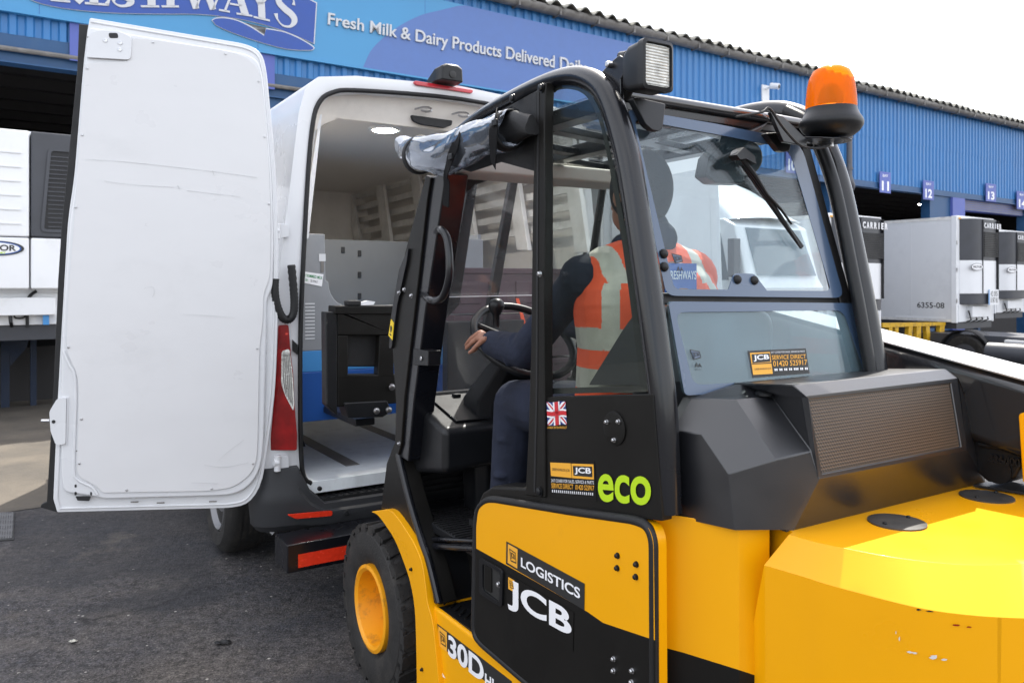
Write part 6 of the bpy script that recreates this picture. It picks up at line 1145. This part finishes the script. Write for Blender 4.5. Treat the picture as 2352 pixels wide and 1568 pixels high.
mb.prism([L.rear(1752, 262, .03), L.rear(1838, 322, .03), L.rear(1838, 322, .10), L.rear(1752, 262, .10)], -Z * .006, M['blackp']); mb.lathe(B0 + Z * zz(338), Z, [(px_(6), 0), (px_(6), px_(14))], M['steel'], 8)
mb.prism([L.w(L.loc(B0)[0] - .09, -.02, zz(330)), L.w(L.loc(B0)[0], -.03, zz(326)), L.w(L.loc(B0)[0], .07, zz(326)), L.w(L.loc(B0)[0] - .09, .07, zz(318))], Z * .004, M['blackp']); mb.build('beacon_bracket', bcn, bevel=.002)
mb = MB(); mb.tube(smooth([L.rear(u, v, -.005) for u, v in ((1690, 268), (1750, 258), (1768, 250), (1800, 295), (1840, 335), (1885, 340), (1908, 330))], 5), .0035, M['rubber'], 6); mb.build('beacon_cable', bcn)
# -- boom along the right side
def bx(x0, x1, pts_side, m, name, bev=.012, par=lift, m2=None):
    mb = MB(); mb.prism([L.w(x0, a, b) for a, b in pts_side], L.x * (x1 - x0), m); return mb.build(name, par, bevel=bev, seg=3)
zl = lambda y: 1.487 + .188 * (y - .16)
M['boomgrey'] = mat('boom_paint', (.015, .015, .017), .22, var=.1, coat=.7)
bm_ = bx(.94, 1.14, [(-.75, zl(-.75)), (.9, zl(.9)), (1.06, zl(.9) - .1), (1.75, 1.05), (1.75, .86), (1.0, 1.36), (.8, zl(.8) - .2), (-.75, zl(-.75) - .2)], M['boomgrey'], 'boom', .03)
mb = MB(); mb.prism([L.w(.945, a, zl(a) + .002) for a in (-.75, .72)] + [L.w(1.135, a, zl(a) + .002) for a in (.72, -.75)], Z * .006, mat('boom_highlight', (.42, .42, .42), .35, .3, var=.06)); mb.build('highlight_plate', bm_, bevel=.002)  # pale plate added to paint the boom's bright top highlight
mb = MB(); q = [(2196, 885), (2352, 955), (2352, 1060), (2330, 1100), (2268, 1108), (2238, 1080), (2222, 1000)]; mb.prism([L.side(u, v, .965) for u, v in q], L.x * .14, M['blackm']); bk = mb.build('boom_casting', lift, bevel=.008)
mb = MB(); mb.tube([L.side(2262, 965, .962), L.side(2352, 990, .962)], .006, M['blackm'], 8); mb.tube([L.side(2250, 1020, .962), L.side(2352, 1035, .962)], .008, M['blackm'], 8); text_quad(mb, '336/J00', [L.side(u, v, .961) for u, v in ((2272, 1068), (2345, 1078), (2345, 1052), (2272, 1042))], nx, .003, M['blackm'], .03); mb.build('cast_number', bk)
mb = MB(); mb.lathe(L.side(2290, 1080, .96), L.x, [(.035, 0), (.035, .1)], M['blackm'], 20); mb.build('pivot_pin', bk)
mb = MB(); mb.prism([L.side(u, v, .93) for u, v in rc([(2338, 950), (2420, 930), (2420, 1115), (2348, 1108)], [8, 0, 0, 6])], L.x * .2, M['yellow']); mb.build('pivot_tower', lift, bevel=.012)
mb = MB(); mb.prism([L.top(u, v, zt + .004) for u, v in ((2235, 1117), (2352, 1135), (2390, 1125), (2300, 1105))], Z * .006, M['blackm']); mb.build('tread_strip', cw)
# -- carriage and forks
mb = MB(); Y0 = 2.08
Cq = lambda pts, y=Y0: [L.rear(u, v, y) for u, v in pts]
mb.prism(Cq([(748, 716), (775, 716), (775, 955), (750, 930)]), L.y * .07, M['blackm']); mb.prism(Cq([(775, 716), (905, 716), (905, 770), (775, 770)]), L.y * .06, M['panel']); mb.prism(Cq([(775, 860), (930, 860), (930, 925), (775, 935)], Y0 + .003), L.y * .06, M['panel'])
mb.prism(Cq([(775, 770), (800, 770), (800, 870), (775, 870)], Y0 + .002), L.y * .06, M['panel']); mb.prism(Cq([(872, 770), (905, 770), (905, 865), (868, 865)], Y0 + .002), L.y * .06, M['panel']); mb.prism(Cq([(790, 925), (890, 920), (900, 945), (880, 958), (800, 960)], Y0 - .01), L.y * .1, M['blackm'])
mb.prism(Cq([(768, 702), (930, 702), (930, 722), (768, 722)], Y0 - .01), L.y * .09, M['panel']); mb.prism(Cq([(798, 690), (830, 690), (830, 702), (798, 702)], Y0 - .01), L.y * .05, M['rubber']); mb.prism([L.w(.55, Y0, .95), L.w(1.0, Y0, .95), L.w(1.0, Y0, 1.45), L.w(.55, Y0, 1.45)], L.y * .06, M['blackm'])
mb.prism(Cq([(795, 765), (880, 765), (880, 842), (795, 842)], Y0 + .05), L.y * .02, M['rubber']); ca = mb.build('fork_carriage', lift, bevel=.006)
for u, v in ((865, 943), (893, 941), (900, 888)): bolt(L.rear(u, v, Y0 - .01), -L.y, .012, M['steel'], 'bolt', ca)
mb = MB(); mb.prism(Cq([(826, 696), (845, 690), (862, 693), (858, 700), (830, 701)], Y0 - .005), L.y * .03, M['whitet']); mb.build('lock_lever', ca)
for x in (.10, .72): mb = MB(); mb.fbox(L, x, x + .1, Y0 + .07, Y0 + 1.15, .965, 1.0, M['blackm']); mb.build('fork', ca, bevel=.006)
mb = MB(); mb.fbox(L, .35, .95, 1.55, Y0, .6, .95, M['blackm']); mb.build('carriage_arm', lift, bevel=.01)
mb = MB(); mb.fbox(L, .12, 1.1, -.05, 1.5, .12, .5, M['blackm']); mb.build('chassis', lift)
# ------------------------------------------------------------------ driver
drv = thing('person', 'driver in orange hi-vis vest and dark cap seated in the forklift cab', 'person', L.w(.36, .4, zf + .3))
def capsule(mb, pts, rs, n=12, m=None):
    P = [Vector(q) for q in pts]
    for i in range(len(P) - 1):
        a, b = P[i], P[i + 1]; mb.tube([a, b], [rs[i], rs[i + 1]], m, n)
    for q, r_ in zip(P, rs): mb.sphere(q, r_, m, n)
def fused(mb, name, parent, vox, it=3, fac=.5):
    """one continuous skin grown over the limbs"""
    me = bpy.data.meshes.new(name); base = parent_loc(parent); me.from_pydata([tuple(v - base) for v in mb.v], [], mb.f)
    for m in mb.mats: me.materials.append(m)
    bm = bmesh.new(); bm.from_mesh(me); bmesh.ops.recalc_face_normals(bm, faces=bm.faces); bm.to_mesh(me); bm.free()
    o = bpy.data.objects.new(name, me); SC.collection.objects.link(o)
    r_ = o.modifiers.new('r', 'REMESH'); r_.mode = 'VOXEL'; r_.voxel_size = vox
    s_ = o.modifiers.new('s', 'SMOOTH'); s_.factor = fac; s_.iterations = it
    dg = bpy.context.evaluated_depsgraph_get(); dg.update(); nm = bpy.data.meshes.new_from_object(o.evaluated_get(dg)); bpy.data.objects.remove(o)
    o = bpy.data.objects.new(name, nm); nm.name = name; SC.collection.objects.link(o); o.parent = parent; nm.materials.clear()
    for m in mb.mats: nm.materials.append(m)
    for p_ in nm.polygons: p_.use_smooth = True; p_.material_index = 0
    return o
w = L.w; sk = M['skin']; Sx = lambda u, v, x: L.side(u, v, x)
hd = L.w(.33, .40, 1.90); kneeL = Sx(1188, 926, .2); wrL = Sx(1126, 787, .105); wrR = w(.47, .98, 1.49)
shL, shR, elL, elR = w(.135, .42, 1.655), w(.55, .43, 1.645), w(.11, .69, 1.43), w(.63, .62, 1.42)
mb = MB()
capsule(mb, [w(.36, .38, 1.26), w(.36, .35, 1.45), w(.355, .36, 1.6), w(.345, .385, 1.74), w(.335, .395, 1.80)], [.13, .12, .13, .06, .052], 16, sk); capsule(mb, [shL, w(.36, .38, 1.69), shR], [.055, .07, .055], 12, sk)
mb.sphere(hd, .1, sk, 20, .76, .95, 1.12, L.x, L.y, Z); mb.sphere(hd + L.y * .03 - Z * .055, .07, sk, 16, .8, 1, .9, L.x, L.y, Z)
capsule(mb, [hd + L.y * .088 + Z * .01, hd + L.y * .112 - Z * .03], [.010, .014], 8, sk); mb.sphere(hd + L.y * .086 - Z * .066, .02, sk, 8, 1.3, .6, .5, L.x, L.y, Z)
for s_ in (-1, 1): mb.sphere(hd + L.x * .078 * s_ - Z * .012 + L.y * .005, .03, sk, 10, .3, .7, 1, L.x, L.y, Z)
capsule(mb, [shL, elL, wrL], [.048, .040, .027], 12, sk); capsule(mb, [shR, elR, wrR], [.048, .040, .027], 12, sk)
for s_, hip, kn, ft in ((-1, w(.27, .40, 1.22), kneeL, w(.2, .93, zf + .09)), (1, w(.45, .40, 1.22), w(.47, .80, 1.25), w(.47, .98, zf + .09))): capsule(mb, [hip, kn, ft], [.085, .058, .042], 12, sk)
# left hand: palm, four fingers, thumb closing on the rim
fng = [((1112, 778, 0.062), (1094, 795, 0.058), (1086, 804, 0.060), (1078, 810, 0.064)), ((1106, 771, 0.080), (1086, 785, 0.076), (1078, 793, 0.077), (1071, 800, 0.081)), ((1103, 765, 0.099), (1084, 777, 0.097), (1076, 785, 0.099), (1071, 793, 0.103)), ((1105, 764, 0.118), (1088, 773, 0.120), (1080, 781, 0.122), (1077, 790, 0.124))]
for f_, k in zip(fng, (.9, 1, 1.05, 1)): P = [Sx(*q) for q in f_]; capsule(mb, [wrL] + P, [.020, .0115 * k, .0095 * k, .0085 * k, .0075 * k], 10, sk)
capsule(mb, [wrL + L.x * .010, Sx(1108, 784, .128), Sx(1095, 797, .132), Sx(1086, 806, .126)], [.020, .013, .0105, .009], 10, sk)
mb.sphere((Sx(1112, 776, .09)), .03, sk, 12, .9, 1.1, .55, L.x, L.y, Z)
for i in range(4): capsule(mb, [wrR, wrR + L.y * .055 + L.x * (-.03 + i * .02) + Z * .008, wrR + L.y * .09 + L.x * (-.03 + i * .02) - Z * .03], [.018, .011, .008], 8, sk)
capsule(mb, [wrR, wrR + L.y * .04 - L.x * .045 - Z * .02], [.018, .010], 8, sk)
body_ = fused(mb, 'body', drv, .0048, 2, .4)
nv = M['navy']; mb = MB()
[capsule(mb, [w(.34 + .07 * s_, .39, 1.30), w(.34 + .08 * s_, .37, 1.45), w(.34 + .09 * s_, .38, 1.59)], [.13, .125, .12], 18, nv) for s_ in (-1, 1)]; capsule(mb, [w(.345, .38, 1.70), w(.34, .385, 1.79)], [.085, .075], 18, nv); capsule(mb, [shL, w(.36, .38, 1.68), shR], [.066, .088, .066], 14, nv)
elLx = w(.115, .69, 1.425); fw = (wrL - elLx); wl_ = elLx + fw * .93
capsule(mb, [shL, shL.lerp(elLx, .5), elLx, elLx + fw * .3, elLx + fw * .62, wl_], [.058, .054, .055, .053, .050, .043], 16, nv); capsule(mb, [shR, elR, elR + (wrR - elR) * .92], [.074, .066, .042], 14, nv)
for k in range(5): mb.sphere(elLx + fw * (.08 + k * .16) + Z * (.036 - .004 * k) * (-1) ** k + L.x * -.02, .03 - k * .003, nv, 10, 1.1, .35, .9, L.x, L.y, Z)
jk = fused(mb, 'jacket', drv, .006, 3)
mb = MB()
for hip, kn, ft in ((w(.27, .40, 1.24), kneeL, w(.2, .93, zf + .11)), (w(.45, .40, 1.24), w(.47, .80, 1.25), w(.47, .98, zf + .11))):
    capsule(mb, [hip, hip.lerp(kn, .5), kn, kn.lerp(ft, .35), kn.lerp(ft, .7), ft], [.115, .098, .080, .075, .070, .066], 16, nv)
    for k in range(5): mb.sphere(kn.lerp(ft, .15 + .17 * k) - L.x * .05 * (1 if k % 2 else .7) + L.y * .02 * (-1) ** k, .035, nv, 10, .9, 1, .35, L.x, L.y, Z)
capsule(mb, [w(.27, .38, 1.26), w(.45, .38, 1.26)], [.14, .14], 14, nv); fused(mb, 'trousers', drv, .007, 3)
for x_, y_ in ((.2, .97), (.47, 1.02)): mb = MB(); mb.sphere(w(x_, y_ + .04, zf + .045), .1, M['rubber'], 14, .5, 1.35, .5, L.x, L.y, Z); mb.fbox(L, x_ - .045, x_ + .045, y_ - .08, y_ + .16, zf + .002, zf + .025, M['rubber']); mb.build('boot', drv, ang=60)
mb = MB()
for s_ in (-1, 1): capsule(mb, [w(.34 + .075 * s_, .38, 1.25), w(.34 + .08 * s_, .375, 1.35), w(.34 + .085 * s_, .37, 1.46), w(.34 + .105 * s_, .375, 1.58), w(.34 + (.13 if s_ < 0 else .17) * s_, .385, 1.655)], [.155, .146, .14, .135, .090], 20, M['orange'])
capsule(mb, [w(.2, .385, 1.67), w(.34, .38, 1.69), w(.48, .38, 1.67)], [.078, .10, .078], 16, M['orange'])
vest = fused(mb, 'hi_vis_vest', drv, .004, 4); vm = vest.data; vm.materials.append(M['silver']); base = parent_loc(drv)
bm = bmesh.new(); bm.from_mesh(vm)
for pn in (w(.36, .36, 1.255),):
    bmesh.ops.bisect_plane(bm, geom=bm.verts[:] + bm.edges[:] + bm.faces[:], plane_co=pn - base, plane_no=Z, clear_inner=True)
bm.to_mesh(vm); bm.free()
for p_ in vm.polygons:
    x_, y_, z_ = L.loc(Vector(p_.center) + base); t_ = (x_ - .34)
    if abs(z_ - 1.487) < .030 or abs(z_ - 1.375) < .030 or (1.48 < z_ < 1.64 and (abs(math.degrees(math.atan2(t_, .40 - y_)) + 62) < 6.2 or abs(math.degrees(math.atan2(t_, .40 - y_)) - 47) < 6.5)) or (z_ >= 1.64 and (abs(t_ + .175) < .026 or abs(t_ - .13) < .026)): p_.material_index = 1
# printed panel on the back of the vest
ys = [L.loc(Vector(v_.co) + base) for v_ in vm.vertices]
def backy(x_, z_): c_ = [q[1] for q in ys if abs(q[0] - x_) < .03 and abs(q[2] - z_) < .03]; return min(c_) if c_ else .2
bcx, bcz = .34, 1.650; grid_ = []
M['vestblue'] = mat('vest_print', (.05, .13, .42), .6, var=.1)
mb = MB(); rows = []
for j in range(7):
    z_ = bcz - .055 + .10 * j / 6; rows.append([L.w(bcx - .06 + .12 * i / 8, min(backy(bcx + dx, bcz + dz) for dx in (-.06, 0, .06) for dz in (-.05, 0, .05)) - .004 + .012 * (i / 4 - 1) ** 2 * 0, z_) for i in range(9)])
mb.grid(rows, M['vestblue']); yb_ = min(backy(bcx + dx, bcz + dz) for dx in (-.06, 0, .06) for dz in (-.05, 0, .05)) - .009
text_quad(mb, 'FRESHWAYS', [L.w(bcx - .053, yb_, bcz), L.w(bcx + .053, yb_, bcz), L.w(bcx + .053, yb_, bcz + .024), L.w(bcx - .053, yb_, bcz + .024)], -L.y, 0, M['whitet'], .01); text_quad(mb, 'Products Delivered Daily', [L.w(bcx - .055, yb_, bcz - .042), L.w(bcx + .055, yb_, bcz - .042), L.w(bcx + .055, yb_, bcz - .030), L.w(bcx - .055, yb_, bcz - .030)], -L.y, 0, M['whitet'], .0)
mb.build('back_print', vest)
mb = MB(); hm = M['hair']; cap_c = hd + Z * .015 - L.y * .008
rows = []
for i in range(13):
    th = math.pi * (.02 + .74 * i / 12); row = []
    for k in range(28):
        a = 2 * math.pi * k / 28; dd = L.x * math.cos(a) * .79 + L.y * math.sin(a) * .99; low = 1 if math.sin(a) < .25 else max(.0, 1 - (math.sin(a) - .25) * .8); t2 = min(th, math.pi * (.02 + .74 * (.45 + .55 * low))); row.append(cap_c + dd * .106 * math.sin(t2) + Z * .106 * 1.14 * math.cos(t2))
    rows.append(row)
mb.grid(rows, hm, cu=True); mb.face(rows[0], hm); mb.build('knitted_cap', drv, ang=180, solid=.004)
for s_ in (-1, 1):
    mb = MB(); mb.sphere(hd + L.x * .03 * s_ + L.y * .086 + Z * .015, .012, M['whitet'], 10); mb.sphere(hd + L.x * .03 * s_ + L.y * .0945 + Z * .015, .006, M['black'], 8); mb.build('eye', drv)
mb = MB(); capsule(mb, [w(.27, .40, 1.745), w(.345, .325, 1.77), w(.42, .40, 1.745)], [.04, .05, .04], 12, nv); fused(mb, 'collar', drv, .006, 3)
